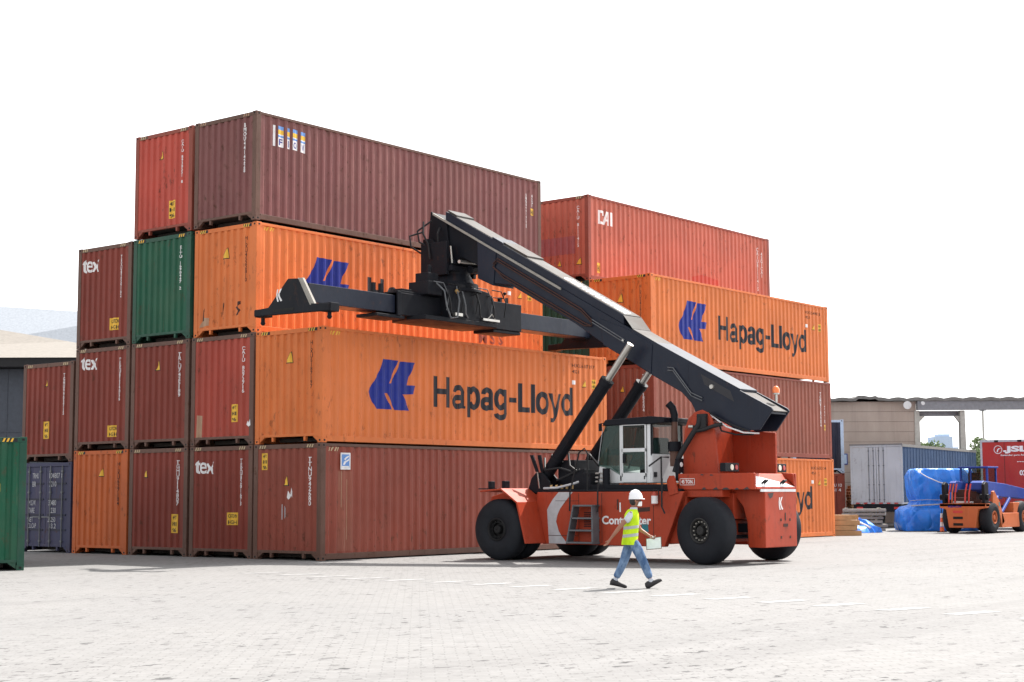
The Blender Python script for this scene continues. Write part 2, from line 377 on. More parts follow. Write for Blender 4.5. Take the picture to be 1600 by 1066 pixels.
def container_meshes(L, H, front):
    key = (round(L, 2), round(H, 2), front)
    if key in _cache: return _cache[key]
    res = []
    f = MB(); p = 0.16; ir = 0.105
    for x in (0, L-p):
        for y in (0, CW-0.15):
            f.box((x, y, 0.118), (x+p, y+0.15, H-0.118))
    for y in (0.006, CW-0.066):                      # rails
        f.box((0.178, y, H-0.085), (L-0.178, y+0.06, H-0.012)); f.box((0.178, y, 0.03), (L-0.178, y+0.06, 0.175))
    for x, sgn in ((0.008, 1), (L-0.008, -1)):      # headers and sills
        f.box((x, 0.15, H-0.125), (x+sgn*0.09, CW-0.15, H-0.015))
        f.box((x+sgn*0.004, 0.15, 0.165), (x+sgn*0.10, CW-0.15, 0.235))
        for a, b in ((0.17, 0.34), (0.60, 0.68), (CW-0.68, CW-0.60), (CW-0.34, CW-0.17)):   # sill brackets beside the tunnel
            f.prism([(a, 0.165), (b, 0.165), ((a+b)/2+0.03, 0.05), ((a+b)/2-0.03, 0.05)] if 0.3 < a < 2 else [(a, 0.165), (b, 0.165), (b, 0.15), (a, 0.03)] if a < 1 else [(a, 0.165), (b, 0.165), (b, 0.03), (a, 0.15)], 'x', x+sgn*0.01, x+sgn*0.09)
    res.append(('frame', f.mesh('frame'), 0.006))
    for s_, nm in ((0, 'side_wall'), (1, 'side_wall')):
        pl = (lambda x, d, z: (x, d, z)) if s_ == 0 else (lambda x, d, z: (x, CW-d, z))
        w = wall_strip(brk_side(L), lambda x: prof_side(x, L), 0.16, L-0.16, 0.172, H-0.083, pl)
        res.append((nm, w.mesh(nm), 0))
    for s_ in (0, 1):
        if s_ == 0 and front == 'door': continue
        pl = (lambda y, d, z: (d, y, z)) if s_ == 0 else (lambda y, d, z: (L-d, y, z))
        w = wall_strip(brk_end(), prof_end, 0.15, CW-0.15, 0.23, H-0.12, pl)
        res.append(('end_wall', w.mesh('end_wall'), 0))
    r = MB(); r.box((0.16, 0.066, H-0.032), (L-0.16, CW-0.066, H-0.02)); res.append(('roof', r.mesh('roof'), 0))
    u = MB(); u.box((0.12, 0.066, 0.19), (L-0.12, CW-0.066, 0.21)); u.box((0.5, 0.4, 0.05), (0.56, CW-0.4, 0.15)); res.append(('floor', u.mesh('floor'), 0))
    c = MB(); c.box((0, 0, 0), (0.178, 0.162, 0.118))
    for q in ((-0.001, 0.045), (0.1785, 0.1705)): c.box((q[0], 0.045, 0.03), (q[1]+0.0 if q[0] < 0 else q[0]-0.02, 0.115, 0.088), 1)
    for q in ((-0.001, 0.03), (0.1625, 0.14)): c.box((0.055, q[0], 0.03), (0.125, q[1], 0.088), 1)
    res.append(('corner_casting', c.mesh('corner_casting'), 0.008))
    _cache[key] = res; return res

def text_mesh(body, vertical=False, bold=0.0, spacing=1.0):
    key = ('t', body, vertical, bold, spacing)
    if key in _cache: return _cache[key]
    cu = bpy.data.curves.new('lettering', 'FONT'); cu.body = "\n".join(body) if vertical else body
    cu.align_x = 'CENTER' if vertical else 'LEFT'; cu.space_line = 0.78 if vertical else 1.0
    cu.offset = bold; cu.space_character = spacing; cu.resolution_u = 3
    o = bpy.data.objects.new('lettering', cu); COL.objects.link(o)
    dg = bpy.context.evaluated_depsgraph_get(); me = bpy.data.meshes.new_from_object(o.evaluated_get(dg))
    vs = [v.co.copy() for v in me.vertices]; fs = [tuple(p.vertices) for p in me.polygons]
    bpy.data.objects.remove(o); bpy.data.curves.remove(cu); bpy.data.meshes.remove(me)
    x0 = min(v.x for v in vs); x1 = max(v.x for v in vs); y0 = min(v.y for v in vs); y1 = max(v.y for v in vs)
    out = ([((v.x-x0)/(x1-x0), (v.y-y0)/(y1-y0)) for v in vs], fs); _cache[key] = out; return out
def decal(parent, name, pieces, face, L, mat, proud=0.003, label=None):
    """pieces: list of (points 2-D, faces).  face 'side': u = x from the near corner; 'end': u = left to right as seen from outside"""
    bm = bmesh.new(); proud0 = proud
    for pi_, (pts, fs) in enumerate(pieces):
        vv = [bm.verts.new((p[0], p[1], (pi_ % 40)*0.00008)) for p in pts]
        for f in fs:
            try: bm.faces.new([vv[i] for i in f])
            except ValueError: pass
    bmesh.ops.triangulate(bm, faces=bm.faces[:])
    us = [v.co.x for v in bm.verts]; lo, hi = min(us), max(us)
    bks = brk_side(L) if face == 'side' else [CW-b for b in brk_end()] if face == 'end' else []
    for b_ in bks:
        if lo < b_ < hi:
            bmesh.ops.bisect_plane(bm, geom=bm.verts[:]+bm.edges[:]+bm.faces[:], plane_co=(b_, 0, 0), plane_no=(1, 0, 0))
    for v in bm.verts:
        u, z = v.co.x, v.co.y; proud = proud0 + v.co.z
        if face == 'side': v.co = (u, prof_side(u, L)-proud, z)
        elif face == 'end': v.co = (prof_end(CW-u)-proud, CW-u, z)
        elif face == 'side_flat': v.co = (u, -proud, z)
        elif face == 'end_flat': v.co = (0.008-proud, CW-u, z)
        elif face == 'door': v.co = (0.03-proud, CW-u, z)
    me = bpy.data.meshes.new(name); bm.to_mesh(me); bm.free(); me.materials.append(M_[mat])
    return link(name, me, parent, 0, label)
def txt(body, u, v, w, h, **kw):
    pts, fs = text_mesh(body, **kw); return ([(u+p[0]*w, v+p[1]*h) for p in pts], fs)
def poly(pts): return (pts, [tuple(range(len(pts)))])
def rect(u0, v0, u1, v1): return poly([(u0, v0), (u1, v0), (u1, v1), (u0, v1)])

def ring(cx, cy, rx, ry, a0, a1, w, n=20):
    """part of an elliptical stroke of width w"""
    out = []
    for k in range(n+1):
        a = R(a0+(a1-a0)*k/n); out.append((cx+(rx+w/2)*math.cos(a), cy+(ry+w/2)*math.sin(a)))
    inn = []
    for k in range(n+1):
        a = R(a0+(a1-a0)*k/n); inn.append((cx+(rx-w/2)*math.cos(a), cy+(ry-w/2)*math.sin(a)))
    return (out+inn, [(k, k+1, n+1+k+1, n+1+k) for k in range(n)])
def box2(a, b, c, d): return poly([(a, b), (c, b), (c, d), (a, d)])
WS = .132
def grot():
    """grotesque letters for the carrier's name: letter -> (strokes, advance)"""
    d = {}
    d['H'] = ([box2(.055, 0, .20, .72), box2(.49, 0, .635, .72), box2(.20, .305, .49, .435)], .69)
    d['a'] = ([ring(.245, .37, .14, .12, 175, 0, WS), box2(.312, 0, .444, .37), ring(.20, .148, .125, .105, 85, 275, WS), box2(.20, .187, .312, .319), ring(.20, .148, .16, .105, 275, 335, WS), box2(.43, 0, .475, .06)], .50)
    d['p'] = ([box2(.04, -.2, .172, .53), ring(.285, .265, .165, .222, -150, 150, WS)], .535)
    d['g'] = ([box2(.356, -.05, .488, .53), ring(.245, .28, .165, .205, 30, 330, WS), ring(.245, -.04, .183, .125, 0, -165, WS)], .535)
    d['-'] = ([box2(.03, .225, .30, .345)], .33)
    d['L'] = ([box2(.055, 0, .20, .72), box2(.20, 0, .50, .13)], .53)
    d['l'] = ([box2(.038, 0, .175, .72)], .215)
    d['o'] = ([ring(.27, .265, .195, .225, 0, 360, WS+.008, 36)], .54)
    d['y'] = ([poly([(-.015, .53), (.12, .53), (.28, .10), (.20, -.02)]), poly([(.375, .53), (.50, .53), (.295, -.06), (.20, -.09), (.20, -.02)]), poly([(.295, -.06), (.25, -.155), (.17, -.21), (.05, -.21), (.05, -.10), (.12, -.105), (.17, -.085), (.20, -.05)])], .485)
    d['d'] = ([box2(.36, 0, .495, .72), ring(.245, .265, .165, .222, 30, 330, WS)], .54)
    return d
def grot_text(s, u, v, w, h):
    g = grot(); tot = sum(g[c][1] for c in s); kx = w/tot; ky = h/.72; x = 0; out = []
    for c in s:
        for pts, fs in g[c][0]: out.append(([(u+(x+p[0])*kx, v+p[1]*ky) for p in pts], fs))
        x += g[c][1]
    return out
HL = [(165,100),(272,110),(240,190),(207,268),(222,268),(255,195),(290,115),(398,122),(350,225),(338,280),(400,283),(385,343),(305,345),(328,390),(355,458),(250,452),(222,395),(197,335),(180,335),(205,400),(232,448),(120,442),(95,400),(65,325),(95,268),(145,180)]
def hl_logo(u0, u1, v0, v1):
    out = []
    for a, b in HL:
        # the picture of the mark is sheared by the view; undo that with a linear fall of the top line
        fx = (a-65)/(400-65); b2 = b - fx*22 - (0 if b > 300 else 0)
        out.append((u0+fx*(u1-u0), v1-(b2-98)/(440-98)*(v1-v0)))
    return poly(out)

def container(name_label, loc, mat, H=HH, L=12.192, front='wall', frame=None, rot=None, group='shipping containers in the stacks', fmix=None):
    o = thing('shipping_container', name_label, 'shipping container', loc, rot, group)
    for nm, me, bev in container_meshes(L, H, front):
        if nm == 'corner_casting':
            for x, sx in ((0, 1), (L, -1)):
                for y, sy in ((0, 1), (CW, -1)):
                    for z in (0, H-0.118):
                        c = bpy.data.objects.new(nm, me); COL.objects.link(c); c.parent = o; c.location = (x, y, z); c.scale = (sx, sy, 1)
                        if not me.materials: me.materials.append(M_['post_brown']); me.materials.append(M_['void'])
                        c.material_slots[0].link = 'OBJECT'; c.material_slots[0].material = M_[frame or mat]
                        b = c.modifiers.new('bevel', 'BEVEL'); b.width = bev; b.segments = 2; b.limit_method = 'ANGLE'
            continue
        if not me.materials: me.materials.append(M_['post_brown'])
        c = link(nm, me, o, bev)
        c.material_slots[0].link = 'OBJECT'
        c.material_slots[0].material = M_['floor_dark'] if nm == 'floor' else M_[(frame or mat) if nm == 'frame' else mat]
    return o
def stripes(c, L=12.192, H=HH, side=True, col=None):
    mt_ = c.children[0].material_slots[0].material.name if c.children else ''
    backed = 'orange' in mt_ or 'green' in mt_
    col = col or ('yellow_mark' if backed else 'wood_pale')
    v0, v1 = H-0.108, H-0.03
    for b in (0.20, CW-0.52):
        sp_ = decal(c, 'warning_stripes', [rect(b, v0, b+0.32, v1)], 'end_flat', L, 'black_mark' if backed else 'post_brown', 0.002)
        decal(sp_, 'stripe', [poly([(b+k*0.085, v0), (b+k*0.085+0.04, v0), (b+k*0.085+0.075, v1), (b+k*0.085+0.035, v1)]) for k in range(3)], 'end_flat', L, col, 0.004)
    if side:
        out = [poly([(0.26+k*0.1, H-0.20), (0.30+k*0.1, H-0.20), (0.36+k*0.1, H-0.10), (0.31+k*0.1, H-0.10)]) for k in range(4)]
        decal(c, 'warning_stripes', out, 'side', L, col, 0.003)
def end_id(c, code, u=2.02, top=2.55, bot=1.35, mat='white_mark', w=0.075, L=12.192):
    decal(c, 'serial_number', [txt(code, u-w/2, bot, w, top-bot, vertical=True, bold=0.02)], 'end', L, mat)
def tri_mark(c, u, v, s=0.14, L=12.192, face='end'):
    decal(c, 'warning_label', [poly([(u-s, v), (u+s*0.9, v), (u+s*0.5, v+2.2*s)])], face, L, 'black_mark', 0.003)
    decal(c, 'warning_label', [poly([(u-s*0.78, v+0.02), (u+s*0.72, v+0.02), (u+s*0.42, v+2.0*s)])], face, L, 'yellow_mark', 0.005)
def tall_label(c, u, v, w=0.20, h=0.42, L=12.192, face='end', lines=('40FT', 'HI', '96')):
    decal(c, 'height_label', [rect(u, v, u+w, v+h)], face, L, 'yellow_mark', 0.003)
    n = len(lines); s = h/n
    decal(c, 'height_label', [txt(t_, u+0.1*w, v+h-(k+0.86)*s, w*0.8, s*0.62, bold=0.02) for k, t_ in enumerate(lines)], face, L, 'black_mark', 0.005)
def tex(c, u, v, w=0.80, h=0.42):
    h *= 0.86
    # lower-case mark with a cut x
    decal(c, 'logo', [txt('te', u, v, w*0.56, h, bold=0.015),
                      poly([(u+w*0.60, v+h*0.72), (u+w*0.72, v+h*0.74), (u+w*0.80, v+h*0.46), (u+w*0.92, v+h*0.80), (u+w*1.0, v+h*0.86), (u+w*0.87, v+h*0.42), (u+w*0.99, v-0.01), (u+w*0.85, v-0.01), (u+w*0.78, v+h*0.26), (u+w*0.72, v), (u+w*0.60, v+0.01), (u+w*0.73, v+h*0.36)])],
          'end', 12.192, 'white_mark')
def hapag(c, code, L=12.192):
    decal(c, 'logo', [hl_logo(1.66, 3.46, 0.90, 2.19)], 'side', L, 'blue_mark')
    decal(c, 'lettering', grot_text('Hapag-Lloyd', 4.10, 1.05, 6.42, .83), 'side', L, 'black_mark')
    decal(c, 'serial_number', [txt(code, 10.45, 2.50, 1.15, 0.11, bold=0.01), txt('45G1', 10.45, 2.32, 0.33, 0.10, bold=0.01)], 'side', L, 'dark_mark')
    decal(c, 'warning_label', [rect(10.45, 1.98, 10.60, 2.10)], 'side', L, 'white_mark')
    tri_mark(c, 11.05, 1.92, 0.10, L, 'side'); tall_label(c, 11.45, 1.90, 0.18, 0.28, L, 'side', ('9.6', 'HI'))
    end_id(c, code.replace(' ', ''), mat='dark_mark', w=0.06)
    tri_mark(c, 1.22, 2.02)

C0, C1, C2, C3, C4 = 0.0, 2.49, 5.03, 7.56, 10.10
def Z(n): return n*(HH+0.008)
# left stack, level by level
k = container('maroon ground-level container on the near corner, bearing a blue and white sticker', (0, 0, 0), 'maroon_paint', frame='post_brown')
stripes(k); end_id(k, 'TTNU942680'); tall_label(k, 0.27, 2.25, 0.23, 0.42); tri_mark(k, 1.17, 1.84, .12)
decal(k, 'scuff', [poly([(1.22,1.56),(1.26,1.72),(1.30,1.62),(1.34,1.80),(1.38,1.66),(1.38,1.52),(1.33,1.60),(1.27,1.50)])], 'end', 12.192, 'white_mark')
decal(k, 'scuff', [rect(1.02+q*.07, 1.0+q*.03, 1.035+q*.07, 1.38-q*.04) for q in range(3)], 'end', 12.192, 'grey_mark')
decal(k, 'sticker', [rect(0.68, 2.24, 1.03, 2.66)], 'side_flat', 12.192, 'white_mark', -0.006)
decal(k, 'sticker', [poly([(0.72,2.29),(0.99,2.29),(0.99,2.62),(0.72,2.62)])], 'side_flat', 12.192, 'blue_sticker', -0.003)
decal(k, 'sticker', [poly([(0.76,2.36),(0.80,2.44),(0.92,2.48),(0.97,2.52),(0.97,2.47),(0.87,2.42),(0.82,2.36)]), poly([(0.80,2.50),(0.86,2.55),(0.96,2.59),(0.97,2.56),(0.88,2.51),(0.84,2.47)]), rect(0.72,2.29,0.97,2.33)], 'side_flat', 12.192, 'white_mark', 0.0)
decal(k, 'repainted_patch', [rect(0.62, 0.22, 1.12, 2.2)], 'side', 12.192, 'rust_brown', 0.002)
decal(k, 'scuff', [rect(0.72, 1.3, 0.735, 2.2), rect(0.66, 1.7, 0.67, 2.2), rect(0.93, .5, .945, 2.0), rect(.84,.3,.85,.8)], 'side', 12.192, 'beige_mark', 0.004)

k = container('dark maroon ground-level container lettered tex, between two plain maroon ends', (0, C1, 0), 'brown_paint', frame='post_brown')
stripes(k, side=False); tex(k, 0.20, 2.18, 0.74, 0.42); end_id(k, 'TEXU8201673', u=2.0); tall_label(k, 1.48, 0.85, 0.38, 0.32, lines=('CAUTION', 'HIGH'))
k = container('dark maroon ground-level container with a small yellow triangle, right of the bright orange end', (0, C2, 0), 'brown_paint', frame='post_brown')
stripes(k, side=False); end_id(k, 'TGHU9114807'); tall_label(k, 1.78, 0.62, 0.26, 0.5); tri_mark(k, 0.68, 2.10, .1)
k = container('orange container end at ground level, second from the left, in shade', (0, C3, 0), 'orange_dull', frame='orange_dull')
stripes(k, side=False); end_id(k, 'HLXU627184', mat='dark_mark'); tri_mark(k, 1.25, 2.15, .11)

HB = 2.591
k = container('dark blue container with closed doors and white lettering at the foot of the left stack', (0, C4, 0), 'blue_paint', H=HB, front='door', L=6.058)
d = MB()
for a, b in ((0.155, 1.215), (1.225, 2.283)):
    d.box((0.03, a, 0.20), (0.07, b, HB-0.13))
door = d.mesh('door_panel')
for a, b in ((0.155, 1.214), (1.226, 2.283)):
    dd = MB(); dd.box((0.03, a, 0.20), (0.075, b, HB-0.13))
    me = dd.mesh('door'); me.materials.append(M_['blue_paint']); do = link('door', me, k, 0.01)
    rb = MB()
    for z in (0.62, 1.05, 1.50, 1.95): rb.box((0.010, a+0.10, z), (0.0295, b-0.10, z+0.05))
    me = rb.mesh('door_rib'); me.materials.append(M_['navy_box']); link('door_rib', me, do, 0)
for y in (0.42, 0.98, 1.46, 2.02):
    lb = MB(); lb.tube([(0.0, y, 0.16), (0.0, y, HB-0.10)], 0.017, 8)
    for z in (0.3, 0.95, 1.7, 2.3): lb.box((-0.02, y-0.04, z), (0.0305, y+0.04, z+0.05))
    if y in (0.98, 1.46): lb.box((-0.03, y-0.03, 1.0), (-0.012, y+0.36, 1.03))
    me = lb.mesh('locking_bar', smooth=30); me.materials.append(M_['grey_frame']); link('locking_bar', me, k)
wl = [('TRHU', .50, 2.10, .38, .15), ('BR', .50, 1.86, .22, .15), ('104807 8', 1.32, 2.10, .80, .15), ('2210', 1.32, 1.86, .42, .15),
      ('M.G.W.', .34, 1.32, .44, .15), ('TARE', .34, 1.10, .36, .15), ('30480', 1.30, 1.32, .46, .15), ('2230', 1.34, 1.10, .40, .15),
      ('NET', .32, .84-.0, .30, .14), ('CU.CAP', .32, .66, .50, .14), ('28250', 1.28, .84, .46, .14), ('33.2', 1.34, .66, .42, .14)]
decal(k, 'lettering', [txt(a, u+.08, v+.03, w*.8, h, bold=0.0) for a, u, v, w, h in wl] , 'door', 6.058, 'grey_mark', 0.026)

k = container('orange container with blue emblem on the second level, above the sticker-marked maroon one', (0.04, 0.02, Z(1)), 'orange_paint', frame='orange_paint')
stripes(k); hapag(k, 'HLXU 618719 7')
k = container('dull red second-level container end with a beige patch, left of the orange one', (0, C1, Z(1)), 'brick_red', frame='post_brown')
stripes(k, side=False); end_id(k, 'CAIU 8072716', u=2.02); tall_label(k, 1.56, 0.60, 0.24, 0.46)
decal(k, 'repainted_patch', [poly([(0.12+.1, 0.22), (0.44, 0.22), (0.46, 0.80), (0.24, 0.82)])], 'end', 12.192, 'beige_mark', 0.002)
decal(k, 'scuff', [poly([(2.20,.52),(2.25,.62),(2.29,.56),(2.33,.66),(2.35,.50),(2.28,.46)])], 'end_flat', 12.192, 'white_mark', 0.012)
k = container('dark maroon container end with a yellow triangle, directly below the green one', (0, C2, Z(1)), 'brown_paint', frame='post_brown')
stripes(k, side=False); end_id(k, 'TRLU7425189'); tri_mark(k, 1.12, 2.10, .13)
k = container('dark maroon container lettered tex on the second level, above the ground-level orange end', (0, C3, Z(1)), 'brown_paint', frame='post_brown')
stripes(k, side=False); tex(k, 0.22, 2.28, 0.76, 0.44); end_id(k, 'TEXU8234056', u=2.0); tall_label(k, 1.50, 0.35, 0.40, 0.32, lines=('CAUTION', 'HIGH'))
k = container('dark maroon container resting on the blue container with doors', (0, C4, HB+0.008), 'brown_paint', frame='post_brown')
stripes(k, side=False); end_id(k, 'TGHU9903715', u=1.98); tall_label(k, 1.02, 0.68, 0.26, 0.5); tri_mark(k, 1.12, 2.20, .1)

k = container('orange container behind the spreader beam, directly below the plum one', (0.05, C1, Z(2)), 'orange_paint', frame='orange_paint')
stripes(k); hapag(k, 'HLXU 452281 0')
decal(k, 'scuff', [poly([(0.30,.42),(0.36,.44),(0.37,.66),(0.42,.68),(0.42,.76),(0.33,.72)]), poly([(1.10,.74),(1.20,.78),(1.20,.86),(1.16,.84),(1.15,.56),(1.10,.54)]), poly([(1.66,.70),(1.80,.78),(1.80,.86),(1.72,.84),(1.72,.72),(1.80,.62),(1.74,.50),(1.66,.48),(1.74,.60)])], 'end', 12.192, 'dark_mark', 0.003)
decal(k, 'scuff', [poly([(0.22,.26),(0.55,.30),(0.56,.50),(0.34,.52)])], 'end', 12.192, 'beige_mark', 0.002)
decal(k, 'scuff', [txt('MSS', 9.05, .38, 1.15, .34, bold=0.03, spacing=1.6)], 'side', 12.192, 'rust_brown', 0.003)
k = container('green container end on the third level of the left stack', (0, C2, Z(2)), 'green_paint', frame='dark_green')
stripes(k, side=False); end_id(k, 'EITU 1690447 2', u=2.0)
k = container('maroon container lettered tex on the third level, topmost of its column at the left', (0, C3, Z(2)), 'brown_paint', frame='post_brown')
stripes(k, side=False); tex(k, 0.20, 2.18, 0.76, 0.46); end_id(k, 'TEXU8250162', u=1.98); tall_label(k, 1.50, 0.45, 0.40, 0.34, lines=('CAUTION', 'HIGH'))

k = container('plum container on top of the left stack with a torn blue, yellow and white sticker', (0.0, C1, Z(3)+0.03), 'plum_paint', frame='post_brown')
stripes(k, side=False, col='beige_mark'); end_id(k, 'BMOU4414228', u=1.98, w=0.10, top=2.62, bot=1.30)
for (a, b, top, ch) in ((0.62, 0.70, 2.62, ''), (0.78, 0.99, 2.62, 'F'), (1.12, 1.22, 2.62, 'I'), (1.31, 1.50, 2.62, 'O'), (1.60, 1.79, 2.60, 'V')):
    decal(k, 'sticker', [rect(a, top-.56, b, top)], 'side', 12.192, 'white_mark', 0.003)
    if ch:
        decal(k, 'sticker', [rect(a, top-.10, b, top), rect(a, top-.30, b, top-.25)], 'side', 12.192, 'blue_sticker', 0.005)
        decal(k, 'sticker', [rect(a, top-.22, b, top-.10)], 'side', 12.192, 'yellow_mark', 0.005)
        decal(k, 'sticker', [txt(ch, a+.03, top-.52, (b-a)-.06, .18, bold=.02)], 'side', 12.192, 'blue_mark', 0.005)
decal(k, 'serial_number', [txt('BMOU4414228', 11.40, 1.28, .10, 1.1, vertical=True, bold=.02), txt('45G1', 11.72, 2.0, .09, .40, vertical=True, bold=.02)], 'side', 12.192, 'white_mark')
tall_label(k, 11.66, 1.72, .17, .22, 12.192, 'side', ('HI',))
k = container('bright red container end on top of the left stack, left of the plum one', (0, C2, Z(3)+0.02), 'red_paint', frame='maroon_paint')
stripes(k, side=False); end_id(k, 'CAIU 8930551 8', u=2.0); tall_label(k, 1.48, 0.42, 0.26, 0.50); tri_mark(k, 1.12, 2.12, .11)

# right stack
RX = 14.66
k = container('orange container at ground level of the right stack, mostly hidden by the reach stacker', (RX+0.24, -0.02, 0), 'orange_paint', frame='orange_paint')
stripes(k); hapag(k, 'HLXU 630212 4')
k = container('rust brown container on the second level of the right stack, behind the amber beacon', (RX+0.14, -0.02, Z(1)), 'rust_brown', frame='maroon_paint')
stripes(k); end_id(k, 'TCNU 7182204'); tri_mark(k, 1.2, 2.0, .1)
decal(k, 'serial_number', [txt('TCNU7182204', 11.32, 1.2, .09, 1.3, vertical=True, bold=.02), txt('42210', 11.66, 1.35, .08, .7, vertical=True, bold=.02)], 'side', 12.192, 'white_mark')
tall_label(k, 11.62, 1.08, .16, .2, 12.192, 'side', ('HI',))
k = container('orange container with blue emblem on the right stack, under the salmon red one', (RX, -0.04, Z(2)), 'orange_paint', frame='orange_paint')
stripes(k); hapag(k, 'HLXU 541907 3')
for lv in (0, 1):
    container('plain brown container hidden inside the right stack', (RX+0.16, C1, Z(lv)), 'rust_brown', group='containers hidden inside the right stack')
k = container('dark green container end glimpsed under the boom, between the two stacks', (RX+0.12, C1, Z(2)), 'dark_green')
stripes(k, side=False)
k = container('salmon red container lettered CAI on top of the right stack', (RX+0.12, C1, Z(3)), 'salmon_red', frame='maroon_paint')
stripes(k, side=False); end_id(k, 'CAIU 8111415', u=2.0, top=2.55, bot=1.15, w=.09); tri_mark(k, 2.02, .55, .12); tri_mark(k, 1.2, .55, .10)
decal(k, 'repainted_patch', [rect(0.2, .95, 1.85, 1.55)], 'end', 12.192, 'pink_mark', 0.002)
u, v, w, h = 0.62, 1.98, .84, .47
decal(k, 'logo', [poly([(u, v), (u, v+h), (u+.32, v+h), (u+.32, v+.30), (u+.23, v+.30), (u+.23, v+h-.09), (u+.10, v+h-.09), (u+.10, v+.09), (u+.27, v+.09), (u+.27, v)]),
                  poly([(u+.25, v), (u+.44, v+h), (u+.62, v+h), (u+.62, v), (u+.53, v), (u+.53, v+.13), (u+.41, v+.13), (u+.36, v)]),
                  rect(u+.68, v, u+.84, v+h)], 'side', 12.192, 'white_mark')
decal(k, 'logo', [poly([(u+.44, v+.20), (u+.53, v+.20), (u+.53, v+.38), (u+.50, v+.38)])], 'side', 12.192, 'salmon_red', 0.006)
tall_label(k, .50, .30, .2, .34, 12.192, 'side', ('HI',))
decal(k, 'serial_number', [txt('CAIU8111415', 11.25, .75, .09, 1.7, vertical=True, bold=.02), txt('45G1CAI', 11.55, 1.3, .09, 1.0, vertical=True, bold=.02)], 'side', 12.192, 'white_mark')
decal(k, 'scuff', [poly([(6.6,.35),(7.5,.5),(8.4,.35),(8.3,.85),(7.2,.95),(6.5,.8)])], 'side', 12.192, 'red_paint', 0.002)

# green container standing alone, turned
k = container('green container standing apart from the stacks at the left edge', (-7.05, 1.95, 0), 'green_paint', L=6.058, frame='dark_green', rot=R(59.5))
stripes(k, 6.058); tall_label(k, 1.60, 1.70, .3, .18, 6.058, lines=('9.6',))
decal(k, 'serial_number', [txt('EMCU3', 1.66, 2.1, .16, .5, vertical=True, bold=.02), rect(1.72, 1.42, 1.84, 1.52)], 'end', 6.058, 'white_mark')
# ------------------------------------------------------------------ reach stacker (heading +y, centre line x = 4.75)
XM = 4.75
rs = thing('reach_stacker', 'large red reach stacker with black boom raised over a long spreader, beside the left stack', 'reach stacker', (XM, -6.0, 0))
def tyre_prof(w, r, rr):
    return [(0.05, rr), (0.02, rr+0.06), (0.0, rr+0.16), (0.0, r-0.22), (0.03, r-0.10), (0.075, r-0.03), (0.13, r-0.004), (w/2, r), (w-0.13, r-0.004), (w-0.075, r-0.03), (w-0.03, r-0.10), (w, r-0.22), (w, rr+0.16), (w-0.02, rr+0.06), (w-0.05, rr)]
def wheel(parent, x, y, r, w, rr, side, rimmat='rim_black', axis='x', studs=10, rimf=None, steer=0):
    """side -1: outer face towards -axis"""
    wh = MB(); wh.lathe((x, y, r) , tyre_prof(w, r, rr) + [(w-0.05, rr-.02), (0.05, rr-.02), (0.05, rr)], axis, 56, 0, False)
    if steer: wh.rotz((x+w/2, y), steer)
    t = wh.build('wheel', 'rubber', parent, smooth=35)
    rm = MB(); o = 0.0 if side < 0 else w
    s = 1 if side < 0 else -1
    rm.lathe((x, y, r), [(o+s*0.03, rr+0.015), (o+s*0.015, rr-0.01), (o+s*0.03, rr-0.03), (o+s*0.10, rr-0.045), (o+s*0.085, rr*0.62), (o+s*0.16, rr*0.60), (o+s*0.16, rr*0.42), (o+s*0.05, rr*0.38), (o+s*0.03, rr*0.30), (o+s*0.03, 0.01)], axis, 36, 0, False)
    for k in range(studs):
        a = 2*math.pi*k/studs; u, v = rr*0.75*math.cos(a), rr*0.75*math.sin(a)
        c = (x+o+s*0.10, y+u, r+v) if axis == 'x' else (x+u, y+o+s*0.10, r+v)
        rm.lathe(c, [(0 if s > 0 else 0, 0.018), (-s*0.04, 0.018)], axis, 6, 1)
    if steer: rm.rotz((x+w/2, y), steer)
    rm.build('rim', [rimmat, rimf or 'brass'], t, smooth=35)
    return t
for x, s in ((2.68, -1), (3.24, -1), (XM+1.05, 1), (XM+1.58, 1)):
    wheel(rs, x, -3.35, 0.75, 0.50, 0.27, s, rimf='rim_black')
for x, s in ((3.16, -1), (XM+1.42, 1)):
    wheel(rs, x, -8.9, 0.765, 0.54, 0.28, s, 'rim_worn', studs=14, steer=R(-11), rimf='slab')
a = MB()
a.box((3.8, -3.65, .45), (5.7, -3.05, 1.05)); a.tube([(2.9, -3.35, .75), (6.6, -3.35, .75)], .16, 14)
a.build('front_axle', 'machine_black', rs, bev=.02)
a = MB(); a.box((3.9, -9.15, .50), (5.6, -8.65, 1.0)); a.tube([(3.5, -8.9, .765), (6.0, -8.9, .765)], .13, 14)
a.tube([(3.75, -9.2, .62), (4.3, -9.32, .62), (5.2, -9.32, .62)], .05, 8); a.box((4.3, -9.45, .72), (4.7, -9.2, .92))
a.build('rear_axle', 'machine_black', rs, bev=.02)
h = MB()
h.prism([(-4.28, 1.66), (-8.30, 1.66), (-7.75, .38), (-4.20, .40)], 'x', 3.45, 3.62); h.box((3.98, -9.3, 1.02), (5.5, -8.26, 1.62)); h.box((4.2, -9.2, .5), (5.3, -8.26, 1.0))
h.prism([(-4.28, 1.66), (-8.25, 1.66), (-8.55, .38), (-4.20, .40)], 'x', 5.88, 6.05)
h.box((3.62, -8.25, .45), (5.88, -4.32, 1.60))
h.prism([(-2.3, 1.55), (-2.2, .9), (-3.0, .5), (-4.3, .45), (-4.3, 1.64), (-2.9, 1.70)], 'x', 3.78, 5.72)
h.build('chassis', 'machine_red', rs, bev=.02)
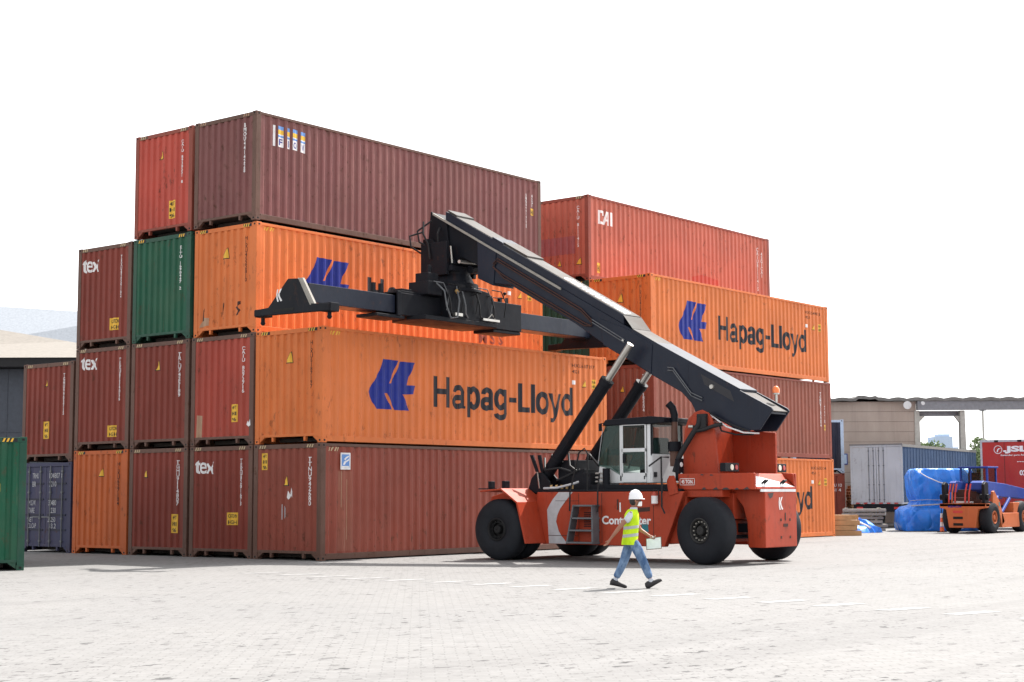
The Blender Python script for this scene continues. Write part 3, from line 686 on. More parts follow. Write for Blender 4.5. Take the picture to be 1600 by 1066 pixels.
for x0, x1 in ((2.66, 3.78), (5.72, 6.84)):
    f = MB(); pth = [(-2.86, 1.70), (-3.52, 1.755), (-4.03, 1.42), (-4.30, .42)]; t = .045
    inn = [(-2.86, 1.66), (-3.51, 1.71), (-3.99, 1.395), (-4.255, .42)]
    f.prism(pth + inn[::-1], 'x', x0, x1)
    f.prism([(-4.03, 1.42), (-4.30, .42), (-4.32, .40), (-4.40, .42), (-4.32, 1.66), (-4.05, 1.66)], 'x', (x0+.78) if x0 < 4 else x0, x1 if x0 < 4 else x1-.78)
    f.build('front_fender', 'machine_red', rs, bev=.01)
# grey sweep on the hull side, panel seams, lettering
cv = MB(); L_ = [(-4.70,1.655),(-4.52,1.48),(-4.41,1.33),(-4.28,1.13),(-4.215,.94),(-4.24,.68),(-4.40,.41)]
R__ = [(-4.96,.41),(-4.78,.60),(-4.70,.71),(-4.62,.94),(-4.66,1.10),(-4.74,1.25),(-4.92,1.45),(-5.13,1.655)]
cv.add([(3.446, y, z) for y, z in L_+R__], [tuple(range(len(L_+R__)))]); cv.build('painted_sweep', 'grey_mark', rs)
sm = MB()
for y in (-5.30, -5.98, -7.45): sm.box((3.444, y, .45), (3.4495, y-.012, 1.63))
sm.box((3.442, -4.2, .60), (3.4495, -5.3, .612)); sm.box((3.442, -4.6, 1.44), (3.4495, -5.3, 1.45))
sm.box((3.44, -6.43, 1.23), (3.4495, -6.47, 1.48)); sm.build('panel_seam', 'dark_mark', rs)
def flat_text(name, body, parent, place, w, h, mat, **kw):
    pts, fs = text_mesh(body, **kw); m = MB(); m.add([place(p[0]*w, p[1]*h) for p in pts], fs); return m.build(name, mat, parent)
flat_text('lettering', 'Contmaster', rs, lambda u, v: (3.445, -5.99-u, .885+v), 1.40, .205, 'white_mark', bold=.03)
st = MB(); st.add([(3.445, -7.13, .72), (3.445, -7.32, .72), (3.445, -7.30, .90), (3.445, -7.12, .90)], [(0, 1, 2, 3)]); st.build('sticker', 'teal_mark', rs)
st = MB(); st.add([(3.445, -7.02, 1.18), (3.445, -7.36, 1.20), (3.445, -7.36, 1.30), (3.445, -7.02, 1.28)], [(0, 1, 2, 3)]); st.build('sticker', 'dark_mark', rs)
st = MB(); st.add([(3.443, -6.50, 1.18), (3.443, -6.54, 1.18), (3.443, -6.54, 1.40), (3.443, -6.50, 1.40)], [(0, 1, 2, 3)]); st.build('sticker', 'white_mark', rs)
gr = MB()
for k in range(9): gr.box((3.43, -5.47, .82+k*.042), (3.449, -5.88, .84+k*.042))
gr.build('grille', 'machine_black', rs)
# ladder and handrails
ld = MB()
for y, z in ((-5.40, 1.33), (-5.34, 1.03), (-5.22, .74), (-5.16, .45)): ld.box((3.12, y, z-.02), (3.44, -5.93, z+.02))
ld.prism([(-5.13, .42), (-5.17, .42), (-5.38, 1.35), (-5.34, 1.35)], 'x', 3.14, 3.40); ld.prism([(-5.89, .42), (-5.94, .42), (-5.94, 1.0), (-5.91, 1.35), (-5.89, 1.35)], 'x', 3.14, 3.40)
ld.build('ladder', 'grey_frame', rs, bev=.005)
for pts in ([(3.3, -5.14, 1.20), (3.28, -5.17, 1.64), (3.32, -5.42, 2.60), (3.35, -5.56, 2.70), (3.42, -5.60, 2.58), (3.46, -5.56, 1.68)],
            [(3.3, -5.97, 1.18), (3.28, -5.99, 1.66), (3.36, -5.99, 2.10)],
            [(3.28, -7.88, 1.15), (3.28, -7.80, 1.30), (3.28, -7.80, 2.45), (3.6, -7.80, 2.45)],
            [(3.28, -7.80, 2.45), (3.7, -7.22, 2.28), (3.8, -7.12, 2.26)], [(3.3, -7.80, 1.62), (3.3, -7.80, 1.95), (3.6, -7.6, 1.95)]):
    hb = MB(); hb.tube(pts, .020, 8); hb.build('handrail', 'hose', rs, smooth=40)
fe = MB(); fe.tube([(3.36, -7.55, 1.34), (3.36, -7.55, 1.36), (3.36, -7.55, 1.58), (3.36, -7.55, 1.63), (3.36, -7.55, 1.66)], [.055, .075, .075, .05, .02], 16)
e_ = fe.build('fire_extinguisher', 'red_paint', rs, smooth=40)
q = MB(); q.tube([(3.36, -7.55, 1.38), (3.36, -7.55, 1.56)], .0775, 16); q.build('label_sleeve', 'white_mark', e_, smooth=40)
q = MB(); q.tube([(3.36, -7.50, 1.66), (3.33, -7.58, 1.71), (3.33, -7.68, 1.68), (3.33, -7.70, 1.45)], .012, 6); q.build('nozzle_hose', 'hose', e_)
# deck, hydraulic clutter between the cylinders and the cab
dk = MB(); dk.box((3.46, -8.2, 1.664), (6.04, -4.35, 1.72)); dk.box((3.62, -7.95, 1.72), (5.9, -5.55, 1.83))
dk.build('deck', 'machine_black', rs, bev=.01)
vb = MB(); vb.box((3.9, -5.15, 1.72), (5.4, -4.75, 2.22)); vb.box((3.75, -5.45, 1.72), (4.1, -5.2, 2.12)); vb.box((4.1, -4.7, 1.72), (5.2, -4.2, 2.45))
for k in range(5): vb.tube([(3.62, -4.35-.16*k, 1.73), (3.62, -4.35-.16*k, 1.83)], .035, 8, 1)
vb.tube([(3.5, -4.2, 1.75), (3.52, -4.6, 1.76), (3.55, -5.05, 1.85), (3.6, -5.2, 1.9)], .03, 8, 2)
vb.build('valve_block', ['machine_black', 'brass', 'grey_mark'], rs, bev=.01)
fl = MB()
for k in range(4): fl.tube([(3.72, -5.62-.0*k, 1.80+k*.10), (3.72, -5.85, 1.80+k*.10)], .022, 8)
fl.tube([(3.7, -5.95, 1.68), (3.7, -5.95, 2.22)], .09, 12, 1)
fl.build('hydraulic_filter', ['steel', 'machine_black'], rs, smooth=40)
for pts, r in (([(3.95, -3.9, 2.5), (3.7, -4.1, 2.2), (3.75, -4.5, 2.25), (4.0, -4.9, 2.1)], .028), ([(4.0, -4.6, 2.6), (3.85, -4.75, 2.3), (3.9, -4.95, 2.15)], .028),
               ([(4.2, -4.1, 1.9), (3.8, -4.4, 1.95), (3.9, -5.0, 2.2), (4.2, -5.3, 2.0)], .03), ([(5.3, -4.2, 1.9), (4.9, -4.6, 2.6), (4.6, -5.1, 2.3)], .03)):
    q = MB(); q.tube(pts, r, 8); q.build('hydraulic_hose', 'hose', rs, smooth=40)
# work lights and mirrors at the front
for x0 in (2.78, 6.30):
    w_ = MB(); w_.box((x0, -3.02, 1.76), (x0+.16, -3.12, 1.93)); w_.box((x0+.22, -3.28, 1.76), (x0+.42, -3.38, 1.94)); w_.box((x0, -3.3, 1.735), (x0+.3, -2.7, 1.76)); w_.build('work_light', 'machine_black', rs, bev=.012)
for dx, dy in ((0, 0), (.10, -.16)):
    q = MB(); q.prism([(-3.62+dy, 2.58), (-3.72+dy, 2.58), (-3.88+dy*.5, 2.16), (-3.80+dy*.5, 2.16)], 'x', 3.7+dx, 3.74+dx); q.build('fin_light', 'machine_black', rs)
q = MB(); q.tube([(3.72, -3.84, 2.16), (3.78, -3.86, 1.75)], .018, 6); q.build('light_bracket', 'steel', rs)
# lift cylinders
for x in (4.0, 5.5):
    c0, c1, c2 = Vector((x, -3.83, 1.98)), Vector((x, -5.72, 4.27)), Vector((x, -6.49, 5.21)); d_ = (c1-c0).normalized()
    b_ = MB(); b_.tube([c0-d_*.15, c0, c1], [.12, .155, .155], 20); b_.tube([c1, c1+d_*.14], .175, 20); b_.tube([c0+d_*.62, c0+d_*.68], .17, 20)
    b_.tube([c0+d_*.7+Vector((-.12, -.10, 0)), c1-d_*.1+Vector((-.12, -.10, 0))], .022, 8)
    cb = b_.build('lift_cylinder', 'machine_black', rs, smooth=40)
    r_ = MB(); r_.tube([c1+d_*.1, c2], .088, 18); r_.build('piston_rod', 'steel', cb, smooth=40)
    k_ = MB(); k_.prism([(-3.45, 1.6), (-4.35, 1.6), (-4.1, 2.0), (-3.95, 2.15), (-3.75, 2.15), (-3.6, 2.0)], 'x', x-.22, x-.16); k_.prism([(-3.45, 1.6), (-4.35, 1.6), (-4.1, 2.0), (-3.95, 2.15), (-3.75, 2.15), (-3.6, 2.0)], 'x', x+.16, x+.22)
    k_.tube([(x-.25, -3.83, 1.98), (x+.25, -3.83, 1.98)], .07, 12); k_.build('cylinder_bracket', 'machine_black', cb, bev=.01)
# boom
def bz(y): return 9.26-.5615*(.2-y)
BX0, BX1 = 4.35, 5.15
b = MB()
b.prism([(-1.45, bz(-1.45)), (-1.47, 7.36), (-1.91, 7.13), (-2.49, 7.04), (-4.59, 5.87), (-5.54, 5.25), (-6.87, 4.46), (-7.7, 4.01), (-7.97, 3.74), (-8.09, 3.52), (-8.47, 3.45), (-9.1, 3.12), (-9.3, 4.02), (-6.27, bz(-6.27))], 'x', BX0, BX1)
ck = [(-7.9, 4.0), (-8.09, 3.50), (-8.47, 3.44), (-9.26, 3.04), (-9.80, 3.05), (-10.15, 3.50), (-10.10, 3.565), (-7.9, bz(-7.9)-.002)]
b.prism(ck, 'x', BX0-.012, BX0+.045); b.prism(ck, 'x', BX1-.045, BX1+.012)
b.add([(BX0+.05, -9.2, bz(-9.2)-.02), (BX1-.05, -9.2, bz(-9.2)-.02), (BX1-.05, -10.08, bz(-10.08)-.02), (BX0+.05, -10.08, bz(-10.08)-.02), (BX0+.05, -9.2, bz(-9.2)-.08), (BX1-.05, -9.2, bz(-9.2)-.08), (BX1-.05, -10.08, bz(-10.08)-.08), (BX0+.05, -10.08, bz(-10.08)-.08)], [(0, 1, 2, 3), (7, 6, 5, 4), (0, 4, 5, 1), (1, 5, 6, 2), (2, 6, 7, 3), (3, 7, 4, 0)])
b.prism([(-1.40, bz(-1.40)+.01), (-1.42, 7.30), (-1.95, 7.06), (-2.05, bz(-2.05)+.01)], 'x', BX0-.03, BX1+.03)
b.prism([(-5.35, 5.95), (-5.45, 5.28), (-6.85, 4.50), (-6.9, 5.2), (-6.2, 5.62)], 'x', BX0-.025, BX1+.025)
boom = b.build('boom', 'machine_navy', rs, bev=.012)
t_ = MB()
def slab(m, y0, y1, x0, x1, lo, hi, mi=0):
    m.add([(x, y, bz(y)+z) for y in (y0, y1) for x in (x0, x1) for z in (lo, hi)], [(0, 1, 3, 2), (4, 6, 7, 5), (0, 4, 5, 1), (2, 3, 7, 6), (1, 5, 7, 3), (0, 2, 6, 4)], mi)
slab(t_, -.26, -6.05, BX0+.01, BX1-.01, .005, .235)
slab(t_, -1.9, -2.25, BX0-.005, BX1+.005, .235, .29)
t_.build('boom_tray', 'machine_navy', boom, bev=.008)
t_ = MB(); slab(t_, -.45, -6.05, BX0+.04, BX1-.04, .237, .250); slab(t_, -2.2, -3.0, BX0+.08, BX1-.02, .255, .30); slab(t_, -.3, -.62, BX0+.05, BX1-.02, .252, .30)
t_.build('tray_lid', 'dusty_top', boom)
t_ = MB()
slab(t_, -6.30, -10.12, BX0+.006, BX1-.006, .004, .022)
t_.add([(BX0+.0, -6.05, bz(-6.05)+.23), (BX1, -6.05, bz(-6.05)+.23), (BX1, -6.32, bz(-6.32)+.03), (BX0, -6.32, bz(-6.32)+.03)], [(0, 1, 2, 3)])
t_.build('boom_top_plate', 'dusty_top', boom)
t_ = MB(); slab(t_, .15, -4.15, BX0-.06, BX0-.002, -.055, .004); t_.build('slide_rail', 'slab', boom)
flat_text('lettering', 'CONTMASTER', boom, lambda u, v: (BX0+.16+v, -4.05-u, bz(-4.05-u)+.254), 1.95, .40, 'white_mark', bold=.05)
i = MB(); i.prism([(.22, bz(.22)-.01), (.34, 8.4), (.40, 7.66), (-.32, 7.56), (-.76, 7.95), (-1.6, 7.55), (-1.6, bz(-1.6)-.02)], 'x', BX0+.06, BX1-.06)
i.prism([(.26, bz(.26)), (.40, 8.1), (.44, 7.62), (-.30, 7.52), (-.42, 8.0), (-.30, bz(-.30)-.01)], 'x', BX0-.01, BX0+.05); i.prism([(.26, bz(.26)), (.40, 8.1), (.44, 7.62), (-.30, 7.52), (-.42, 8.0), (-.30, bz(-.30)-.01)], 'x', BX1-.05, BX1+.01)
i.tube([(BX0-.06, .08, 7.80), (BX1+.06, .08, 7.80)], .10, 16)
i.build('inner_boom', 'machine_black', boom, bev=.012)
for off in (0, .07):
    q = MB(); q.tube([(4.31, -1.95, bz(-1.95)-.42-off), (4.31, -2.1, bz(-2.1)-.20-off), (4.31, -4.8, bz(-4.8)-.22-off), (4.30, -5.12, bz(-5.12)-.34-off), (4.30, -5.12, bz(-5.12)-.50), (4.31, -4.9, bz(-4.9)-.60+off), (4.31, -2.3, bz(-2.3)-.62+off), (4.31, -1.95, bz(-1.95)-.5)], .018, 8)
    q.build('boom_hose', 'dark_mark', boom, smooth=40)
for off in (0, .07):
    q = MB(); q.tube([(4.31, -5.1, bz(-5.1)-.33-off), (4.31, -6.1, bz(-6.1)-.36-off)], .014, 8); q.build('boom_pipe', 'grey_frame', boom, smooth=40)
    q = MB(); q.tube([(4.30, -7.35, 4.62-off), (4.30, -7.5, 4.6-off), (4.30, -8.0, 3.98-off), (4.30, -8.3, 3.85-off)], .014, 8)
    q.build('boom_pipe', 'grey_frame', boom, smooth=40)
q = MB(); q.add([(BX0-.016, -8.25, 4.42), (BX0-.016, -8.35, 4.16), (BX0-.016, -9.15, 3.72), (BX0-.016, -9.05, 3.98)], [(0, 1, 2, 3)]); q.build('worn_patch', 'seat', boom)
q = MB(); q.lathe((BX0-.05, -8.55, 4.10), [(0, .05), (.05, .07)], 'x', 16); q.lathe((BX0-.05, -6.05, 5.35), [(0, .03), (.05, .04)], 'x', 12); q.build('pin_cap', 'steel', boom)
for z0, pts in ((0, [(4.25, -8.3, 3.5), (4.2, -8.6, 3.42), (4.2, -9.0, 3.15), (4.3, -9.4, 3.0), (4.5, -9.7, 2.98)]), (1, [(4.22, -8.8, 3.2), (4.15, -8.9, 3.05), (4.3, -9.2, 2.96), (4.6, -9.5, 2.96)]), (2, [(4.2, -8.5, 3.5), (4.2, -9.1, 3.2), (4.25, -9.6, 3.02)])):
    q = MB(); q.tube(pts, .02, 8); q.build('pivot_hose', ('white_mark', 'hose', 'hose')[z0], boom, smooth=40)
bc = MB(); bc.tube([(5.05, -9.85, 3.72), (5.05, -9.85, 3.90)], .03, 8); bc.tube([(5.05, -9.85, 3.90), (5.05, -9.85, 3.93)], .075, 14)
bo = bc.build('beacon_stand', 'steel', boom)
bc = MB(); bc.lathe((5.05, -9.85, 3.93), [(0, .08), (.08, .085), (.14, .06), (.165, .02)], 'z', 18); bc.build('beacon', 'amber', bo, smooth=50)
# pivot pedestal
pf = [(-7.90, 2.02), (-7.95, 2.75), (-7.98, 3.10), (-8.08, 3.35), (-8.26, 3.50), (-8.45, 3.55), (-8.62, 3.47), (-8.72, 3.30), (-8.80, 2.9), (-8.88, 2.02)]
pd = MB(); pd.prism(pf, 'x', 4.02, 4.10); pd.prism([(-7.90, 2.02), (-7.95, 2.75), (-8.0, 3.1), (-8.3, 3.3), (-8.0, 3.2), (-9.62, 3.02), (-9.62, 2.02)], 'x', 5.38, 5.46)
pd.prism([(-8.5, 2.0), (-8.45, 3.25), (-8.40, 3.25), (-8.44, 2.0)], 'x', 4.10, 5.38)
pd.tube([(3.98, -8.3, 3.28), (5.5, -8.3, 3.28)], .11, 16)
pd.build('boom_pedestal', 'machine_red', rs, bev=.012)
q = MB(); q.tube([(3.95, -8.45, 3.38), (3.93, -8.42, 3.2), (3.9, -8.28, 3.0), (3.86, -8.12, 2.75), (3.8, -7.95, 2.45), (3.76, -7.86, 2.1)], .065, 12); q.box((3.92, -8.38, 3.12), (4.02, -8.62, 3.45))
q.tube([(3.93, -8.3, 3.05), (3.90, -8.6, 3.08), (3.92, -8.8, 3.15), (4.1, -8.95, 3.2)], .045, 10)
q.build('hose_bundle', 'hose', rs, smooth=40)
q = MB(); q.tube([(3.9, -8.18, 3.16), (3.9, -8.30, 3.155)], .04, 10); q.build('hose_fitting', 'steel', rs, smooth=40)
# counterweight
w = MB()
w.prism([(-8.05, 1.69), (-8.05, 2.06), (-9.74, 2.06), (-10.05, 1.74), (-10.05, 1.69)], 'x', 3.72, 5.52); w.prism([(3.60, -8.05), (3.60, -9.98), (3.66, -10.04), (3.72, -10.04), (3.72, -8.05)], 'z', 1.69, 2.062); w.box((5.52, -8.05, 1.69), (5.60, -10.04, 2.062)); w.prism([(-9.72, 2.055), (-9.72, 2.09), (-10.02, 2.06), (-10.045, 1.78)], 'x', 5.46, 5.52)
w.prism([(-9.05, 1.69), (-9.05, 1.60), (-9.30, 1.52), (-9.48, 1.30), (-9.58, .95), (-9.60, .38), (-10.05, .38), (-10.05, 1.69)], 'x', 4.08, 5.55)
w.prism([(-8.1, 1.69), (-8.1, 1.52), (-9.2, 1.52), (-9.2, 1.69)], 'x', 3.64, 5.58)
w.build('counterweight', 'machine_red', rs, bev=.02)
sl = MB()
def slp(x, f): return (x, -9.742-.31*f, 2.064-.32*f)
sl.add([slp(3.74, .02), slp(5.30, .78), slp(5.50, .97), slp(3.74, .97)], [(0, 1, 2, 3)]); sl.box((3.9, -10.053, 1.64), (5.52, -10.03, 1.70)); sl.build('sunlit_slope_patch', 'cab_white', rs)  # white triangle paints the sunlit part of the slope; lip shares the white
q = MB()
for x in (4.15, 5.0): q.tube([(x-.06, -9.96, 1.82), (x-.05, -10.06, 1.90), (x+.05, -10.06, 1.90), (x+.06, -9.96, 1.82)], .024, 8)
q.build('lifting_eye', 'hose', rs)
kl = MB()
def klogo(m, place, s):
    A = [(.02,.72),(.13,.74),(.06,.47),(.08,.27),(.17,.03),(.05,.01),(-.03,.25),(-.04,.47)]; B = [(.27,.74),(.42,.76),(.22,.46),(.27,.30),(.46,.05),(.31,.02),(.12,.32),(.10,.45)]
    for P0 in (A, B): m.add([place(u*s, v*s) for u, v in P0], [tuple(range(len(P0)))])
klogo(kl, lambda u, v: (4.72+u, -10.054, 1.22+v), .40); kl.build('logo', 'white_mark', rs)
kl = MB(); kl.box((4.98, -10.056, .98), (5.03, -10.051, 1.16)); kl.box((4.90, -10.056, .84), (5.12, -10.051, .91))
for x in (4.80, 5.22):
    for z in (.60, 1.0): kl.box((x-.03, -10.056, z-.03), (x+.03, -10.051, z+.03))
kl.build('bolt_hole', 'dark_mark', rs)
random.seed(21)
for yy in (-8.75, -9.05, -9.32, -9.6, -9.85):
    q = MB(); w0 = random.uniform(.05, .12); q.add([(3.596, yy-w0, 1.692), (3.596, yy+w0, 1.692), (3.596, yy+w0*.5, 1.692+random.uniform(.02, .06)), (3.596, yy-w0*.3, 1.692+random.uniform(.03, .07))], [(0, 1, 2, 3)]); q.build('paint_chip', 'chip', rs)
for yy, zz in ((-8.7, 2.02), (-8.95, 2.01)):
    q = MB(); q.add([(3.596, yy-.05, zz), (3.596, yy+.05, zz), (3.596, yy+.03, zz+.03), (3.596, yy-.02, zz+.03)], [(0, 1, 2, 3)]); q.build('paint_chip', 'chip', rs)
q = MB(); q.add([(4.20, -10.054, 1.60), (4.30, -10.054, 1.48), (4.42, -10.054, 1.52), (4.48, -10.054, 1.62)], [(0, 1, 2, 3)]); q.build('paint_chip', 'chip', rs)
fr = MB()
for a_, b_ in (((-8.10, 1.80), (-8.50, 1.81)), ((-8.10, 1.945), (-8.50, 1.955)), ((-8.10, 1.80), (-8.11, 1.955)), ((-8.49, 1.80), (-8.50, 1.955))): fr.box((3.594, a_[0], a_[1]), (3.598, b_[0], b_[1]))
fr.build('plate_frame', 'white_mark', rs)
flat_text('lettering', '45 TON.', rs, lambda u, v: (3.595, -8.14-u, 1.835+v), .32, .09, 'white_mark', bold=.03)
for cx_, cy_ in ((3.62, -9.3), (5.40, -9.55)):
    q = MB(); q.box((cx_, cy_, 2.10), (cx_+.62, cy_+.14, 2.30)); lb = q.build('rear_light', 'machine_black', rs, bev=.012)
    q = MB(); q.lathe((cx_+.30, cy_-.012, 2.20), [(0, .065), (.012, .07)], 'y', 18); q.build('lamp_lens', 'lens', lb)
    q = MB(); q.lathe((cx_+.50, cy_-.012, 2.20), [(0, .055), (.012, .06)], 'y', 18); q.build('lamp_lens', 'red_light', lb)
q = MB(); q.box((3.68, -8.02, 1.9), (3.90, -7.92, 2.42)); tl = q.build('lamp_panel', 'machine_black', rs, bev=.01)
for z in (2.03, 2.28):
    q = MB(); q.lathe((3.79, -8.035, z), [(0, .05), (.012, .06)], 'y', 16); q.build('lamp_lens', 'white_mark', tl)
q = MB(); q.prism([(-8.15, 1.62), (-8.02, 2.02), (-7.92, 2.02), (-7.85, 1.90), (-7.9, 1.55)], 'x', 3.42, 3.5); q.build('lug_plate', 'machine_red', rs, bev=.008)
# exhaust
q = MB(); q.tube([(4.15, -7.62, 2.25), (4.15, -7.62, 2.62), (4.15, -7.62, 2.64), (4.15, -7.62, 2.80), (4.15, -7.62, 2.82), (4.15, -7.62, 3.45), (4.13, -7.58, 3.62), (4.10, -7.50, 3.72)], [.12, .12, .16, .16, .085, .07, .075, .075], 16)
ex_ = q.build('exhaust_pipe', 'post_brown', rs, smooth=40)
q = MB(); q.tube([(4.15, -7.62, 3.30), (4.15, -7.62, 3.47), (4.13, -7.58, 3.63), (4.09, -7.49, 3.74)], .09, 16); q.build('exhaust_tip', 'machine_black', ex_, smooth=40)
q = MB(); q.tube([(4.15, -7.62, 2.60), (4.15, -7.62, 2.83)], .165, 16); q.build('exhaust_shield', 'machine_black', ex_, smooth=40)
# cab
cabx0, cabx1 = 3.85, 5.22
cb_ = MB()
cb_.prism([(-5.58, 1.86), (-7.12, 1.86), (-7.12, 2.12), (-6.30, 2.04), (-5.98, 2.26), (-5.64, 2.30)], 'x', cabx0, cabx1)
cb_.box((cabx0, -7.13, 2.10), (cabx0+.05, -7.02, 3.30)); cb_.box((cabx0, -6.31, 1.9), (cabx0+.05, -6.23, 3.30))
cb_.box((cabx1-.05, -7.13, 2.10), (cabx1, -7.02, 3.30)); cb_.box((cabx1-.05, -6.31, 1.9), (cabx1, -6.23, 3.30))
cb_.box((cabx0+.0, -7.18, 1.86), (cabx1, -7.12, 2.55))
cab = cb_.build('cab', 'cab_white', rs, bev=.02)
cr = MB(); cr.prism([(-5.76, 3.25), (-5.85, 3.39), (-7.15, 3.44), (-7.55, 3.40), (-7.55, 3.28), (-7.1, 3.25)], 'x', cabx0-.05, cabx1+.05); cr.build('cab_roof', 'machine_black', cab, bev=.02)
dr = MB(); y0, y1 = -6.32, -7.02
for (a0, z0, a1, z1) in ((y0, 2.0, y0-.035, 3.27), (y1+.035, 2.0, y1, 3.27), (y0, 3.235, y1, 3.27), (y0, 2.60, y1, 2.69)): dr.box((cabx0-.035, a0, z0), (cabx0-.004, a1, z1))
dr.box((cabx0-.035, y0, 1.88), (cabx0-.004, y1, 2.10)); door_ = dr.build('cab_door', 'cab_white', cab, bev=.008)
for nm, z0, z1, sh in (('upper_window', 2.70, 3.23, 0), ('lower_window', 2.14, 2.60, 1)):
    q = MB(); q.prism([(y0-.04, z0+(-.02 if sh else 0)), (y1+.04, z0+(.05 if sh else 0)), (y1+.04, z1), (y0-.04, z1)], 'x', cabx0-.022, cabx0-.014); q.build(nm, 'glass_clear' if not sh else 'glass', door_)
q = MB(); q.box((cabx0-.05, -6.36, 2.34), (cabx0-.032, -6.44, 2.56)); q.box((cabx0-.042, -6.96, 1.95), (cabx0-.036, -6.99, 2.03)); q.build('door_handle', 'machine_black', door_)
q = MB(); q.prism([(-5.63, 2.28), (-5.97, 2.20), (-6.24, 2.06), (-6.24, 3.27), (-5.83, 3.27)], 'x', cabx0-.004, cabx0+.006); q.build('side_glass', 'glass', cab)
q = MB(); q.prism([(-5.63, 2.28), (-5.97, 2.20), (-6.24, 2.06), (-6.24, 3.27), (-5.83, 3.27)], 'x', cabx1-.006, cabx1+.004); q.build('side_glass', 'glass', cab)
q = MB(); q.add([(cabx0+.01, -5.61, 2.3), (cabx1-.01, -5.61, 2.3), (cabx1-.01, -5.80, 3.28), (cabx0+.01, -5.80, 3.28)], [(0, 1, 2, 3)]); q.build('windscreen', 'glass', cab)
q = MB(); q.add([(cabx0+.06, -7.15, 2.56), (cabx1-.06, -7.15, 2.56), (cabx1-.06, -7.15, 3.27), (cabx0+.06, -7.15, 3.27)], [(0, 1, 2, 3)]); q.build('rear_window', 'glass', cab)
q = MB(); q.box((cabx0, -7.17, 2.5), (cabx0+.06, -7.13, 3.3)); q.box((cabx1-.06, -7.17, 2.5), (cabx1, -7.13, 3.3)); q.box((cabx0+.06, -7.17, 2.5), (cabx1-.06, -7.13, 2.56)); q.build('window_frame', 'machine_black', cab, bev=.01)
q = MB(); q.box((4.3, -6.95, 2.0), (4.85, -6.5, 2.30)); q.box((4.3, -7.02, 2.25), (4.85, -6.88, 2.95)); q.build('driver_seat', 'seat', cab, bev=.04)
q = MB(); q.tube([(4.55+.17*math.cos(t*.5236), -6.22+.06*math.sin(t*.5236), 2.62+.16*math.sin(t*.5236)) for t in range(13)], .015, 8, caps=False); q.tube([(4.55, -6.22, 2.62), (4.55, -6.0, 2.2)], .025, 8); q.build('steering_wheel', 'hose', cab)
q = MB(); q.tube([(3.9, -5.72, 3.22), (3.86, -5.60, 2.35)], .008, 6); q.build('wiper', 'grey_mark', cab)
q = MB(); q.box((3.72, -5.78, 3.12), (3.78, -5.72, 3.30)); q.tube([(3.75, -5.75, 3.3), (3.86, -5.82, 3.32)], .012, 6); q.build('mirror', 'machine_black', cab)
q = MB(); q.box((3.90, -7.2, 2.0), (4.02, -7.185, 2.12)); q.build('vent', 'machine_black', cab)
# spreader and rotator
SY0, SY1 = -.66, .06
sp = MB(); sp.box((2.0, SY0, 6.20), (7.05, SY1, 6.78)); sp.box((2.0, SY0-.03, 6.17), (2.14, SY1+.03, 6.81)); sp.box((5.75, SY0-.04, 6.14), (7.10, SY1+.04, 6.90)); sp.box((1.25, SY0, 6.10), (2.3, SY1, 6.185)); sp.box((5.9, SY0, 6.05), (7.1, SY1, 6.135))
sp.prism([(2.75, -.98), (2.55, -.5), (2.9, .35), (5.75, .35), (5.9, -.5), (5.7, -.98)], 'z', 6.12, 6.24)
spr = sp.build('spreader', 'machine_black', rs, bev=.015)
for x0, x1 in ((-1.05, 2.1), (7.0, 10.55)):
    q = MB(); q.box((x0, SY0+.06, 6.24), (x1, SY1-.06, 6.70)); q.build('telescopic_beam', 'machine_navy', spr, bev=.012)
ep = [(.98, 5.97), (.98, 6.12), (.48, 6.15), (-.20, 6.80), (-.56, 6.78), (-.98, 6.14), (-1.60, 6.10), (-1.60, 5.93)]
for xe, s in ((-1.27, -1), (10.62, 1)):
    q = MB(); q.prism(ep, 'x', xe-.10, xe+.02 if s < 0 else xe+.10); q.box((xe-.06, -1.62, 5.92), (xe+.24, -1.30, 6.13)); q.box((xe-.06, .68, 5.95), (xe+.24, 1.0, 6.14))
    q.prism([(SY0+.1, 6.2), (SY1-.1, 6.2), (-.25, 6.74), (-.5, 6.74)], 'x', xe+.02 if s < 0 else xe-.3, xe+.25 if s < 0 else xe-.1)
    eb = q.build('end_beam', 'machine_black', spr, bev=.012)
    for y in (-1.46, .84):
        q = MB(); q.tube([(xe+.07, y, 5.93), (xe+.07, y, 5.84), (xe+.07, y, 5.80), (xe+.07, y, 5.75)], [.05, .05, .065, .03], 12); q.build('twistlock', 'machine_black', eb, smooth=40)
    if s < 0:
        q = MB(); klogo(q, lambda u, v: (xe-.104, .17-u, 6.26+v), .42); q.build('logo', 'white_mark', eb)
        q = MB(); q.box((xe-.106, .30, 6.02), (xe-.101, -.42, 6.09)); q.build('slot', 'void', eb)
        q = MB(); q.prism([(-.56, 6.79), (-.62, 6.70), (-1.02, 6.12), (-.98, 6.10)], 'x', xe-.104, xe+.01); q.prism([(-.57, 6.785), (-.70, 6.785), (-1.12, 6.12), (-1.00, 6.12)], 'x', xe-.09, xe-.02); q.build('edge_plate', 'slab', eb)
for x in (1.35, 1.62, 6.45):
    q = MB(); q.box((x, -.45, 6.7), (x+.09, -.36, 6.98 if x < 3 else 7.08)); q.build('guide_peg', 'machine_black', spr)
ro = MB()
ro.prism([(3.7, 6.24), (3.62, 7.05), (4.05, 7.20), (5.35, 7.05), (5.55, 6.9), (5.72, 6.24)], 'y', -.96, -.2)
ro.lathe((4.6, -.3, 7.0), [(0, .80), (.08, .80), (.10, .70), (.24, .70), (.26, .60), (.50, .48), (.62, .50)], 'z', 40)
ro.box((4.05, -.75, 7.55), (5.15, .15, 7.70)); ro.box((3.98, -.62, 7.45), (4.10, .30, 8.35)); ro.box((5.1, -.62, 7.45), (5.22, .30, 8.35))
